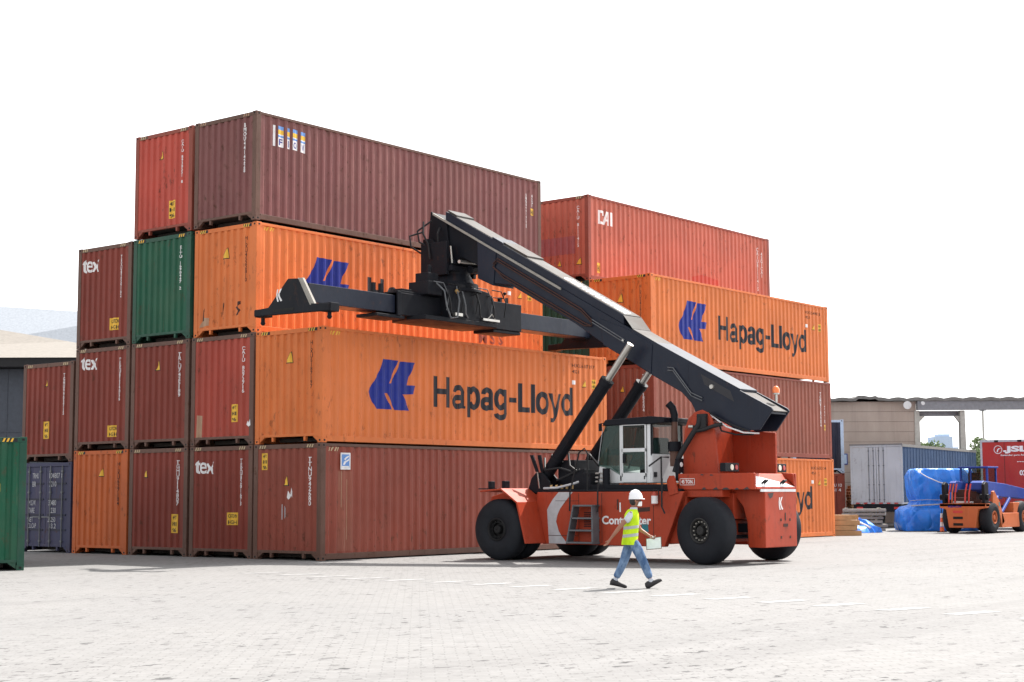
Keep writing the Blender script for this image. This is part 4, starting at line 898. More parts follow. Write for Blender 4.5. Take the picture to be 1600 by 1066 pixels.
ro.prism([(-.55, 7.6), (-.75, 7.75), (-.62, 7.95), (.1, 8.5), (.35, 8.5), (.35, 7.6)], 'x', 4.12, 4.26)
rot = ro.build('rotator', 'machine_black', spr, smooth=35, bev=.012)
q = MB(); q.box((2.95, -.9, 6.8), (3.5, -.2, 7.15)); q.box((3.1, -.75, 7.1), (3.5, -.3, 7.40)); q.tube([(3.3, -.6, 7.35), (3.3, -.6, 7.62)], .05, 10); q.tube([(3.5, -.45, 7.45), (3.55, -.45, 7.62)], .04, 10); q.box((2.35, -.5, 6.78), (2.75, -.2, 6.92)); q.box((2.2, -.62, 6.78), (3.4, -.3, 6.84)); q.build('slew_motor', 'machine_black', rot, bev=.012)
q = MB(); q.tube([(4.15, -.92, 7.78), (5.25, -.92, 7.80)], .05, 12); q.tube([(5.22, -.92, 7.80), (5.12, -.92, 8.22)], .028, 8); q.tube([(4.0, -.75, 8.2), (4.06, -.75, 7.75)], .022, 8); q.build('tilt_cylinder', 'steel', rot, smooth=40)
q = MB(); q.tube([(5.3, -.92, 7.74), (4.6, -.92, 7.62)], .11, 12); q.build('damper', 'machine_black', rot, smooth=40)
random.seed(11)
for kx in range(9):
    x = 3.15+kx*.30; q = MB()
    q.tube([(x, -.85, 7.0-.05*(kx % 3)), (x+.08, -1.05, 6.95), (x+.12, -1.12, 6.6), (x+.2, -1.06, 6.34+.05*(kx % 2)), (x+.38, -.98, 6.30)] if kx % 2 else [(x, -.9, 7.15), (x+.25, -1.02, 7.12), (x+.42, -1.06, 6.8), (x+.40, -1.0, 6.42)], .016+.006*(kx % 2), 8); q.build('rotator_hose', 'hose' if kx % 3 else 'grey_frame', rot, smooth=40)
q = MB(); q.tube([(3.25, -.9, 7.12), (3.35, -1.1, 6.9), (3.38, -1.15, 6.5), (3.55, -1.15, 6.2), (3.85, -1.12, 6.25), (3.95, -1.1, 6.7), (4.0, -.95, 7.1)], .022, 8); q.build('rotator_hose', 'grey_frame', rot, smooth=40)
for p0 in ([(3.98, .2, 8.95), (3.85, .1, 8.6), (3.95, 0, 8.3), (3.9, -.1, 7.9)], [(4.2, .1, 9.0), (3.9, .35, 8.7), (3.92, .3, 8.4), (4.1, 0, 8.2)], [(4.3, -.1, 8.8), (4.1, -.2, 8.6), (4.15, -.2, 8.1), (4.3, -.2, 7.8)], [(4.1, .3, 8.7), (3.7, .45, 8.55), (3.7, .4, 8.25), (4.0, .3, 8.1)]):
    q = MB(); q.tube(p0, .026, 8); q.build('head_hose', 'hose', rot, smooth=40)
q = MB(); q.box((3.85, -1.05, 6.30), (4.15, -.97, 6.38)); q.build('rail_bracket', 'steel', rot)
q = MB(); q.tube([(3.95, -.97, 7.0), (4.02, -.98, 6.93)], .05, 10); q.build('sensor', 'brass', rot)
q = MB(); q.box((5.0, -1.05, 6.27), (5.7, -.98, 6.33)); q.tube([(5.2, -1.04, 6.32), (5.35, -1.06, 6.46), (5.5, -1.04, 6.34)], .015, 6); q.build('rail_bracket', 'steel', rot)
q = MB(); q.tube([(5.6, -.9, 6.95), (5.9, -1.0, 6.95), (5.96, -1.0, 7.05)], .014, 6); q.lathe((5.98, -1.0, 7.05), [(0, .02), (.02, .05), (.06, .05), (.08, .02)], 'z', 12); q.build('camera_arm', 'machine_black', rot)

# ------------------------------------------------------------------ orange and blue loader on the right (heading +x)
ll = thing('small_loader', 'orange and blue lift truck with small cab, at the right edge before the tarp', 'lift truck', (34.6, -2.2, 0))
for y, s in ((-3.5, -1), (-1.98, 1)):
    wheel(ll, 34.1, y, .64, .50, .25, s, 'loader_orange', 'y', 8, 'dark_mark')
    wheel(ll, 37.3, y, .64, .50, .25, s, 'loader_orange', 'y', 8, 'dark_mark')
q = MB(); q.prism([(-2.95, .22), (-1.85, .22), (-1.75, .95), (-1.48, 1.02), (-1.48, 1.20), (-3.42, 1.20), (-3.42, 1.02), (-3.08, .95)], 'x', 33.35, 33.75); q.box((33.35, -3.42, 1.05), (34.2, -1.48, 1.20)); cw_ = q.build('counterweight', 'loader_orange', ll, bev=.03)
for z, m in ((.86, 'sling_red'), (.62, 'void'), (.36, 'void')):
    q = MB(); q.box((33.335, -2.45, z-.05), (33.349, -2.05, z+.05)); q.build('slot', m, cw_)
flat_text('lettering', 'REACH', cw_, lambda u, v: (33.345, -1.85-u, 1.03+v), .55, .08, 'blue_mark', bold=.03)
q = MB(); q.box((33.9, -2.9, .25), (38.5, -1.6, .95)); q.box((34.9, -3.45, .22), (36.8, -3.0, .80)); q.prism([(34.0, 1.05), (34.05, 1.66), (34.2, 1.70), (34.75, 1.25), (35.2, .45), (34.9, .3), (34.55, 1.1)], 'y', -3.45, -3.35); q.build('chassis', 'loader_orange', ll, bev=.02)
q = MB(); q.prism([(33.95, 2.02), (34.15, 2.10), (36.5, 1.98), (39.0, 1.75), (39.0, 1.35), (36.0, 1.45), (34.6, 1.55), (33.95, 1.75)], 'y', -3.05, -2.55); q.prism([(33.95, 2.02), (34.15, 2.10), (36.5, 1.98), (39.0, 1.75), (39.0, 1.35), (34.0, 1.65)], 'y', -1.9, -1.65); q.build('boom', 'loader_blue', ll, bev=.02)
for y in (-3.35, -1.68):
    q = MB(); q.prism([(33.45, 1.20), (33.40, 1.95), (33.6, 2.06), (33.85, 2.0), (33.85, 1.20)], 'y', y, y+.12); q.tube([(33.6, y-.1, 1.45), (33.6, y+.25, 1.45)], .12, 14); q.build('boom_post', 'machine_black', ll, bev=.02)
random.seed(5)
for kx, y in enumerate((-1.82, -1.95, -2.08, -2.5, -2.66)):
    q = MB(); q.tube([(33.5, y, 1.22), (33.48, y-.03, 1.6), (33.55, y-.08, 1.98)], .032, 8); q.build('hydraulic_hose', 'sling_red' if kx != 1 else 'loader_orange', ll, smooth=40)
q = MB(); q.box((33.9, -3.0, 1.2), (34.6, -1.6, 1.35)); q.box((34.2, -2.7, 1.35), (35.2, -1.7, 1.75)); q.box((33.55, -2.75, 1.38), (33.65, -1.95, 1.43)); q.build('engine_cover', 'dark_mark', ll, bev=.02)
q = MB(); q.box((33.56, -2.75, 1.21), (33.75, -1.9, 1.28)); q.build('grab_bar', 'cab_white', ll)
cx0, cx1, cy0, cy1, cz0, cz1 = 35.3, 36.3, -2.75, -1.55, 1.9, 2.70
q = MB()
for x in (cx0, cx1-.08):
    for y in (cy0, cy1-.08): q.box((x, y, 1.6), (x+.08, y+.08, cz1-.06))
q.box((cx0-.05, cy0-.05, cz1-.07), (cx1+.05, cy1+.05, cz1)); q.box((cx0, cy0, 1.55), (cx1, cy1, 1.95)); q.box((cx0+.001, -2.05, 1.9), (cx0+.06, -1.99, cz1-.06))
lc = q.build('cab', 'loader_blue', ll, bev=.012)
q = MB(); q.box((cx0+.03, cy0+.08, 1.95), (cx0+.04, cy1-.08, cz1-.07)); q.box((cx0+.08, cy0+.03, 1.95), (cx1-.08, cy0+.04, cz1-.07)); q.build('cab_window', 'glass_clear', lc)
q = MB(); q.box((35.6, -2.3, 1.9), (36.0, -1.8, 2.05)); q.box((35.55, -2.3, 1.95), (35.65, -1.8, 2.45)); q.build('driver_seat', 'seat', lc, bev=.03)
for a_, b_ in (((35.5, -3.2, .82), (36.4, -3.2, 1.38)), ((34.9, -3.1, 1.2), (35.4, -3.1, 1.45))):
    q = MB(); q.tube([a_, b_], .07, 12); q.build('lift_cylinder', 'loader_blue', ll, smooth=40)
q = MB(); q.box((36.3, -3.4, .80), (37.0, -2.95, 1.22)); q.build('side_box', 'loader_orange', ll, bev=.02)
q = MB(); q.add([(34.60, -3.452, 1.08), (34.72, -3.452, 1.08), (34.72, -3.452, 1.24), (34.60, -3.452, 1.24)], [(0, 1, 2, 3)]); q.build('sticker', 'teal_mark', ll)

# ------------------------------------------------------------------ trailer, truck box, containers and clutter behind
tr = thing('curtain_trailer', 'long trailer with white rear doors and blue side curtain', 'trailer', (41.86, 3.98, 0), R(8))
q = MB(); q.box((.02, .02, 1.12), (13.6, 2.50, 1.22)); q.box((.03, .03, 3.86), (13.6, 2.49, 3.90)); q.box((0, 0, 1.10), (.06, .10, 3.90)); q.box((0, 2.42, 1.10), (.06, 2.52, 3.90)); q.box((0, .1, 3.80), (.06, 2.42, 3.90)); q.build('body_frame', 'trailer_white', tr, bev=.01)
for y0_, y1_ in ((.10, 1.25), (1.27, 2.42)):
    q = MB(); q.box((.0, y0_, 1.20), (.05, y1_, 3.79)); dd_ = q.build('rear_door', 'trailer_white', tr, bev=.008)
    for y in ((y1_-.12) if y0_ < 1 else (y0_+.12), (y1_-.35) if y0_ < 1 else (y0_+.35)):
        q = MB(); q.tube([(-.02, y, 1.2), (-.02, y, 3.78)], .014, 8)
        for z in (1.3, 2.0, 2.9, 3.6): q.box((-.04, y-.03, z), (0, y+.03, z+.04))
        q.build('lock_rod', 'grey_frame', dd_)
q = MB(); q.box((.06, -.004, 1.20), (13.55, .02, 3.80)); q.box((.06, 2.50, 1.20), (13.55, 2.524, 3.80))
for k_ in range(27): q.tube([(.3+k_*.5, -.006, 1.2), (.3+k_*.5, -.006, 3.79)], .012, 6)
q.build('side_curtain', 'curtain_blue', tr)
q = MB(); q.box((0, -.02, 3.80), (13.6, .015, 3.93)); q.box((-.02, -.02, 3.885), (.05, 2.54, 3.95)); q.build('top_rail', 'fibre_roof', tr)
q = MB(); q.box((.0, .1, .75), (.08, 2.4, 1.08)); q.box((.1, .7, .8), (13.5, 1.8, 1.1)); q.build('underframe', 'machine_black', tr)
for y in (.3, 2.1):
    q = MB(); q.box((-.015, y-.15, .88), (-.001, y+.15, .98)); q.build('tail_light', 'red_light', tr)
for xx in (1.2, 2.5, 3.8):
    for y in (.02, 2.2):
        q = MB(); q.lathe((xx, y, .5), tyre_prof(.30, .5, .28), 'y', 30); q.lathe((xx, y+.05, .5), [(0, .28), (.2, .28)], 'y', 20); q.build('wheel', 'rubber', tr, smooth=40)
q = MB()
for k_ in range(6): q.box((-.006, .25+k_*.37, 1.13), (-.001, .43+k_*.37, 1.18))
q.build('reflector_strip', 'red_light', tr)

jt = thing('red_box_truck', 'red truck box with white JSL lettering behind the lift truck', 'truck', (42.70, .49, 0), R(-84.6))
q = MB(); q.box((0, 0, 1.05), (8.5, 2.5, 3.98)); q.build('cargo_box', 'truck_red', jt, bev=.02)
q = MB(); q.box((-.02, -.02, 3.93), (8.52, .03, 4.03)); q.box((-.03, -.012, 1.05), (.06, .02, 3.95))
for k_ in range(8): q.box((.62+k_*1.05, -.03, 3.92), (.80+k_*1.05, -.021, 4.02), 1)
q.build('trim', ['grey_mark', 'hose'], jt)
q = MB()
for k_ in range(1, 8): q.box((k_*1.05, -.006, 1.1), (k_*1.05+.02, -.001, 3.9))
q.build('panel_seam', 'dark_mark', jt)
q = MB(); ring = [(.78+.19*math.cos(t), 3.58+.19*math.sin(t)) for t in [2*math.pi*k_/28 for k_ in range(28)]]; rin = [(.78+.165*math.cos(t), 3.58+.165*math.sin(t)) for t in [2*math.pi*k_/28 for k_ in range(28)]]
q.add([(a_, -.008, b_) for a_, b_ in ring+rin], [(k_, (k_+1) % 28, (k_+1) % 28+28, k_+28) for k_ in range(28)])
q.add([(.72, -.008, 3.47), (.77, -.008, 3.47), (.80, -.008, 3.58), (.92, -.008, 3.64), (.80, -.008, 3.64), (.74, -.008, 3.58)], [(0, 1, 2, 3, 4, 5)]); q.build('logo', 'white_mark', jt)
flat_text('lettering', '.JSL', jt, lambda u, v: (1.0+u, -.008, 3.40+v), 1.15, .34, 'white_mark', bold=.05)
flat_text('lettering', 'Entender para Atender', jt, lambda u, v: (.90+u, -.008, 3.27+v), 1.4, .09, 'white_mark', bold=.02)
flat_text('lettering', 'www.jsl.com.br', jt, lambda u, v: (1.62+u, -.008, 2.98+v), .9, .08, 'white_mark', bold=.02)
flat_text('lettering', '0272', jt, lambda u, v: (1.72+u, -.008, 2.40+v), .6, .24, 'white_mark', bold=.03)
q = MB(); q.box((.3, .5, .7), (8.3, 2.0, 1.04)); q.build('chassis', 'machine_black', jt)
for xx in (1.5, 2.8, 7.2):
    for y in (.02, 2.18):
        q = MB(); q.lathe((xx, y, .5), tyre_prof(.30, .5, .28), 'y', 30); q.lathe((xx, y+.05, .5), [(0, .28), (.2, .28)], 'y', 20); q.build('wheel', 'rubber', jt, smooth=40)

kk = container('rust brown container on the ground beyond the right stack, below the navy one', (42.46, 7.26, 0), 'maroon_paint', H=HB, L=6.058, rot=R(27), frame='maroon_paint', group=None)
decal(kk, 'lettering', [txt('TKRU 12', 1.55, 1.95, .75, .14, bold=.02), txt('22G1 4', 1.55, 1.72, .7, .14, bold=.02)], 'end', 6.058, 'white_mark')
container('navy container with pale blue corner posts, beside the tan wall', (42.46, 7.26, HB+.01), 'navy_box', H=HB, L=6.058, rot=R(27), frame='far_blue', group=None)

def cloth_heap(name, label, loc, rot, hull, seed, mat='tarp', n=40, amp=.028):
    """draped sheet: profile hull (list of (half x, half y, z) levels) with folds"""
    rnd = random.Random(seed); ph = [rnd.uniform(0, 6.28) for _ in range(8)]
    o = thing(name, label, 'tarpaulin', loc, rot); m = MB(); rings = []
    for li, (hx, hy, z, ox, oy) in enumerate(hull):
        r = []
        for k_ in range(n):
            t = 2*math.pi*k_/n; c, s = math.cos(t), math.sin(t); e = .27
            x = hx*abs(c)**e*(1 if c >= 0 else -1); y = hy*abs(s)**e*(1 if s >= 0 else -1)
            f = amp*(math.sin(5*t+ph[li % 4]+li*.7)+.6*math.sin(11*t+ph[4]+li*.4)+.4*math.sin(17*t+ph[5]-li))
            d = math.hypot(c, s); r.append((x+ox+f*c, y+oy+f*s, max(.01, z+.5*f*(0 if li == 0 else 1))))
        rings.append(r)
    m.loft(rings, caps=True); m.build('sheet', mat, o, smooth=60); return o
th = cloth_heap('covered_machine', 'tall load wrapped in bright blue tarpaulin in front of the trailer', (37.45, .36, 0), R(-51.5),
    [(1.62, 1.1, .02, -.05, 0), (1.66, 1.15, .35, -.1, 0), (1.60, 1.1, .85, -.12, 0), (1.45, .95, 1.02, -.05, 0), (1.28, .85, 1.10, .12, .1), (1.24, .85, 1.25, .18, .1), (1.36, .9, 1.5, .2, .1), (1.42, .95, 1.9, .18, .1), (1.34, .9, 2.35, .12, .1), (1.22, .82, 2.60, .10, .1), (1.12, .72, 2.65, .06, .1), (.3, .2, 2.66, 0, .1)], 3, n=96)
for pts in ([(-1.45, -1.02, 1.30), (-.7, -.86, 1.34), (.4, -.84, 1.30), (1.5, -.80, 1.36)], [(.9, -.82, 2.66), (1.25, -.9, 2.2), (1.45, -.92, 1.5)]):
    q = MB(); q.tube(pts, .014, 6); q.build('rope', 'grey_mark', th, smooth=60)
q = MB()
q.tube([(-1.1, -1.02, 2.55), (-.7, -.98, 2.30), (-.2, -1.0, 2.08), (.4, -1.0, 1.92), (1.0, -.98, 1.80)], .02, 8); q.build('fold', 'white_mark', th, smooth=60)
q = MB(); q.tube([(-1.4, -.98, 1.08), (-.6, -1.0, 1.12), (.4, -.9, 1.16), (1.2, -.85, 1.22)], .03, 8); q.build('strap', 'grey_mark', th, smooth=60)
q = MB(); q.box((.62, -1.24, .12), (.72, -1.22, .62)); q.build('label_patch', 'white_mark', th)
th = cloth_heap('loose_tarpaulin', 'crumpled blue tarpaulin lying flat on the ground before the timber', (32.6, 2.2, 0), R(-51.5),
    [(1.2, .7, .01, 0, 0), (1.12, .65, .14, 0, 0), (.92, .5, .28, .0, 0), (.5, .3, .46, .15, 0), (.2, .1, .55, .2, 0)], 9, n=60, amp=.08)
q = MB(); q.tube([(-.8, -.5, .28), (-.3, -.55, .40), (.2, -.5, .50), (.8, -.55, .2)], .05, 8); q.build('fold', 'white_mark', th, smooth=60)

# pallets
pl = thing('wooden_pallet', 'bare wooden pallet in the leaning stack beside the trailer doors', 'pallet', (43.45, 7.0, 0), R(-51.5), 'pallets in the stack by the trailer')
q = MB()
for k_ in range(7): q.box((-.5+k_*.147, -.6, .118), (-.5+k_*.147+.10, .6, .14))
for k_ in range(3): q.box((-.5+k_*.45, -.6, .0), (-.5+k_*.45+.10, .6, .02))
q.build('deck_boards', 'wood_pale', pl)
q = MB()
for x in (-.5, -.05, .4):
    for y in (-.6, -.07, .46): q.box((x, y, .02), (x+.1, y+.14, .118))
q.build('blocks', 'wood', pl)
random.seed(3)
def copy_thing(o, loc, rz):
    c = o.copy(); COL.objects.link(c); c.location = loc; c.rotation_euler = (0, 0, rz)
    for ch in o.children:
        d2 = ch.copy(); COL.objects.link(d2); d2.parent = c
    return c
for k_ in range(1, 14): copy_thing(pl, (43.45+random.uniform(-.03, .03), 7.0+random.uniform(-.03, .03), .143*k_), R(-51.5+random.uniform(-3, 3)))
tb = None
for row in range(4):
    for k_ in range(4):
        q = MB(); w0 = .19
        nm = ('long brown timber beam in the pile beside the loose blue tarpaulin')
        o = thing('timber_beam', nm, 'timber', (28.9+.78*0+k_*.16-1.0, .9+k_*.13-.9, row*.20), R(-51.5+random.uniform(-4, 4)), 'beams in the timber pile')
        if tb is None:
            q.box((-1.5, -.09, 0), (.45, .09, .19)); tbm = q.mesh('beam'); tbm.materials.append(M_['wood']); tb = 1
        b_ = link('beam', tbm, o, .008); b_.location = (random.uniform(-.35, .2), 0, 0)
sb = None
for k_ in range(6):
    o = thing('concrete_slab', 'grey slab in the low untidy pile under the trailer doors', 'slab', (35.9+random.uniform(-.1, .1), 3.2+random.uniform(-.1, .1), k_*.165), R(-51.5+random.uniform(-9, 9)), 'slabs in the low pile')
    if sb is None:
        q = MB(); q.prism([(-.95, -.4), (.9, -.45), (1.0, .4), (-.85, .42)], 'z', 0, .12); q.box((-.8, -.35, .12), (-.7, .35, .165)); q.box((.6, -.35, .12), (.7, .35, .165)); sb = q.mesh('slab'); sb.materials.append(M_['slab'])
    link('slab', sb, o, .01)
po = thing('traffic_post', 'small orange and white striped post beside the lift truck wheel', 'post', (34.92, -.88, 0))
for z, m in ((0.03, 'cone_orange'), (.24, 'white_mark'), (.42, 'cone_orange'), (.60, 'white_mark')):
    q = MB(); q.tube([(34.92, -.88, z), (34.92, -.88, z+.18)], [.085-z*.05, .085-(z+.18)*.05], 14); q.build('band', m, po, smooth=40)
q = MB(); q.box((34.77, -1.03, 0), (35.07, -.73, .03)); q.tube([(34.92, -.88, .78), (34.92, -.88, 1.1)], .015, 6); q.build('base', 'hose', po)

# ------------------------------------------------------------------ buildings
wh = thing('warehouse', 'tan horizontal-board building with wavy roof edge and open grey-beamed bay', 'building', (43.65, 21.86, 0), R(-51.5))
q = MB(); q.box((0, .02, 0), (16.75, 14, 6.5)); q.build('wall_core', 'dark_mark', wh)
q = MB()
for k_ in range(12): q.box((0, -.03, .02+k_*.553), (16.78, .019, .02+k_*.553+.540))
q.build('board_wall', 'siding', wh)
q = MB(); q.box((12.45, -.06, 3.20), (12.95, -.031, 3.80)); wn = q.build('window', 'loader_blue', wh)
q = MB(); q.box((12.50, -.065, 3.25), (12.90, -.061, 3.75)); q.build('pane', 'far_blue', wn)
q = MB(); q.box((11.2, -.05, 3.20), (12.40, -.031, 3.80)); q.build('shutter', 'grey_frame', wh)
q = MB(); rp = []
nx = 180
for k_ in range(nx+1):
    x = -.3+k_*(28.0/nx); rp.append((x, 6.78+.09*abs(math.sin(x*3.1))+(.10 if 13.4 < x < 14.6 else 0)))
lo = [(x, z-.14-.05*abs(math.sin(x*3.1))) for x, z in rp]
q.prism(rp+lo[::-1], 'y', -.45, -.40); q.add([(x, -.40, z) for x, z in rp]+[(x, 7, z+.06) for x, z in rp], [(k_, k_+1, k_+nx+2, k_+nx+1) for k_ in range(nx)]); q.build('roof', 'fibre_roof', wh)
q = MB(); q.box((16.79, -.35, 6.16), (27.6, .0, 6.66)); q.build('beam', 'beam_grey', wh, bev=.01)
q = MB(); q.box((16.9, .3, 5.86), (19.4, .6, 6.14)); q.build('tie_beam', 'beam_grey', wh)
for x in (16.80, 19.30):
    q = MB(); q.prism([(x-.16, 0), (x+.22, 0), (x+.15, 6.14), (x-.12, 6.14)], 'y', -.10, .28); q.prism([(x+.1, 5.5), (x+.15, 5.5), (x+.5, 5.85), (x+.1, 5.85)] if x < 17 else [(x-.1, 5.45), (x-.4, 5.85), (x-.1, 5.85)], 'y', 0, .25); q.build('column', 'concrete', wh, bev=.015)
q = MB(); q.tube([(16.2, -.45, 6.42), (16.2, -.52, 6.42)], .22, 20); q.build('flood_lamp', 'cab_white', wh)
q = MB(); q.tube([(17.0, -.5, 6.55), (17.0, -.75, 6.5)], [.06, .10], 12); q.build('wall_lamp', 'cab_white', wh)

sa = thing('dark_shed', 'dark blue-grey shed with beige hipped roof beyond the left edge', 'building', (0.6, 37.0, 0), R(-51.5))
q = MB(); q.box((0, 0, 0), (18.8, 9, 6.66))
for k_ in range(30): q.box((.2+k_*.62, -.02, 0), (.24+k_*.62, -.001, 6.6))
q.box((0, -.03, 4.15), (18.8, -.021, 4.2)); q.build('wall', 'dark_wall', sa)
q = MB(); q.box((-.5, -.9, 6.68), (19.2, 9.2, 7.04)); q.build('eave', 'hose', sa)
q = MB(); q.add([(-.6, -1.0, 7.06), (19.3, -1.0, 7.02), (14.5, 4.0, 8.15), (-.6, 8.5, 11.0), (19.3, 9.3, 7.02), (-.6, 9.5, 9.0)], [(0, 1, 2, 3), (1, 4, 2), (2, 4, 5, 3)]); q.build('roof', 'roof_beige', sa)
sb_ = thing('white_hall', 'pale hall with a broad white sloping roof, far behind the shed', 'building', (22.0, 80.0, 0), R(-51.5))
q = MB(); q.prism([(0, 0), (55, 0), (55, 9), (0, 9)], 'y', .5, 25); q.build('wall', 'roof_white', sb_)
q = MB(); q.add([(-1, 0, 8.9), (56, 0, 8.9), (56, 14, 13.0), (26, 10, 15.0), (-1, 12, 17.0)], [(0, 1, 2, 3), (0, 3, 4)]); q.build('roof', 'roof_white', sb_)

fo = thing('distant_tower_block', 'pale blue office block on the skyline above the trees', 'building', (547.0, 219.0, 0), R(-51.5))
q = MB(); q.box((-3.2, 0, 0), (3.4, 12, 23.5)); q.box((-6.5, 2, 0), (6, 14, 19.5)); q.box((-1.5, 2, 23.5), (2.8, 8, 24.5)); q.build('walls', 'far_blue', fo)  # pale blue wall colour has the distance haze painted in
q = MB()
for f_ in range(6):
    for c_ in range(8): q.box((-6.2+c_*1.5, -.03 if -3.2 < -6.2+c_*1.5 < 2.3 else 1.97, 3+f_*2.8), (-5.2+c_*1.5, -.01 if -3.2 < -6.2+c_*1.5 < 2.3 else 1.99, 4.4+f_*2.8))
q.build('window_rows', 'curtain_blue', fo)
lp = thing('lamp_mast', 'thin pale mast standing beyond the open bay', 'pole', (89.3, 19.1, 0))
q = MB(); q.tube([(89.3, 19.1, 0), (89.3, 19.1, 7.9)], [.10, .08], 12); q.build('pole', 'concrete', lp, smooth=40)
q = MB(); q.box((89.1, 18.9, 7.9), (89.5, 19.3, 8.0)); q.build('cap', 'grey_frame', lp)

# ------------------------------------------------------------------ trees
def tree(label, x, y, h, cr, seed):
    rnd = random.Random(seed); o = thing('leafy_tree', label, 'tree', (x, y, 0), None, 'trees beyond the open bay')
    m = MB(); m.tube([(x, y, 0), (x+.1, y, h*.35), (x, y+.1, h*.6), (x+.1, y, h*.85)], [.28, .2, .13, .04], 10)
    cl = []
    for k_ in range(16):
        a_ = rnd.uniform(0, 6.28); r_ = cr*rnd.uniform(.2, .75); z = h*rnd.uniform(.35, .88); r_ *= (1.15-abs(z/h-.55)*1.3)
        cl.append((x+r_*math.cos(a_), y+r_*math.sin(a_), z, cr*rnd.uniform(.28, .45)))
        m.tube([(x, y, z*.7), ((x+cl[-1][0])/2, (y+cl[-1][1])/2, z*.88), cl[-1][:3]], [.07, .05, .02], 6)
    m.build('trunk', 'bark', o, smooth=40)
    cl.append((x, y, h*.86, cr*.35)); c = MB()
    for (px, py, pz, pr) in cl:
        for k_ in range(330):
            d_ = Vector((rnd.gauss(0, 1), rnd.gauss(0, 1), rnd.gauss(0, 1))).normalized()*pr*rnd.uniform(.55, 1.08); d_.z *= .8
            p = Vector((px, py, pz))+d_; s = rnd.uniform(.12, .24)
            u = Vector((rnd.gauss(0, 1), rnd.gauss(0, 1), rnd.gauss(0, 1))).normalized()*s; v = u.cross(Vector((rnd.gauss(0, 1), rnd.gauss(0, 1), rnd.gauss(0, 1)))).normalized()*s*.6
            c.add([p-u, p+v, p+u, p-v], [(0, 1, 2, 3)])
    c.build('crown', 'leaf', o)
for i_, (lb, x, y, h, cr) in enumerate((('rounded green tree seen just right of the first concrete column', 160.0, 55.6, 8.2, 3.6), ('low spreading tree below the distant blue block', 163.5, 52.8, 7.0, 3.4),
        ('small tree behind the second concrete column', 158.0, 50.2, 6.8, 3.0), ('yellow-green tree between second column and red truck', 162.5, 49.2, 9.0, 3.2), ('low green tree nearest the red truck box', 160.0, 46.8, 7.2, 3.2))):
    tree(lb, x, y, h, cr, 20+i_)

# ------------------------------------------------------------------ person
pe = thing('person', 'person in white helmet and yellow safety vest walking past, carrying a clipboard', 'person', (-5.02, -12.60, 0), R(-51.5))
def skin(name, pts, edges, mat, parent, levels=1, seg=None):
    me = bpy.data.meshes.new(name); me.from_pydata([p[0] for p in pts], edges, [])
    o = bpy.data.objects.new(name, me); COL.objects.link(o)
    sk = o.modifiers.new('skin', 'SKIN'); sk.branch_smoothing = .6
    if not me.skin_vertices: 
        bm = bmesh.new(); bm.from_mesh(me); bm.verts.layers.skin.verify(); bm.to_mesh(me); bm.free()
    for i_, p in enumerate(pts):
        r_ = p[1] if isinstance(p[1], tuple) else (p[1], p[1]); me.skin_vertices[0].data[i_].radius = r_
        me.skin_vertices[0].data[i_].use_root = (i_ == 0)
    sb2 = o.modifiers.new('sub', 'SUBSURF'); sb2.levels = 2; sb2.render_levels = 2
    dg = bpy.context.evaluated_depsgraph_get(); nm = bpy.data.meshes.new_from_object(o.evaluated_get(dg))
    bpy.data.objects.remove(o); bpy.data.meshes.remove(me)
    nm.name = name; nm.materials.clear(); nm.materials.append(M_[mat]); nm.polygons.foreach_set('use_smooth', [True]*len(nm.polygons))
    return link(name, nm, parent)
# local frame: x forward (walking), y left of the person (away from the camera), z up
V3 = lambda x, y, z: (x, y, z)
Pn = [ (V3(0.0, 0, .84), .115), (V3(0.01, 0, .96), .105), (V3(0.015, 0, 1.10), .115), (V3(0.02, 0, 1.24), .105), (V3(0.035, 0, 1.33), .055), (V3(0.055, 0, 1.40), .048), (V3(0.085, 0, 1.47), .078), (V3(.08, 0, 1.54), .080),
       (V3(-.005, -.155, 1.27), .055), (V3(-.075, -.185, 1.18), .046), (V3(-.225, -.215, 1.02), .037), (V3(-.372, -.225, .835), .024),
       (V3(.045, .155, 1.27), .055), (V3(.075, .185, 1.14), .046), (V3(.165, .185, .985), .036), (V3(.315, .115, .885), .024),
       (V3(.03, -.085, .80), .085), (V3(.20, -.09, .43), .055), (V3(.315, -.095, .135), .036),
       (V3(-.02, .085, .80), .085), (V3(-.125, .09, .45), .055), (V3(-.272, .09, .145), .036) ]
Ed = [(0,1),(1,2),(2,3),(3,4),(4,5),(5,6),(6,7),(3,8),(8,9),(9,10),(10,11),(3,12),(12,13),(13,14),(14,15),(0,16),(16,17),(17,18),(0,19),(19,20),(20,21)]
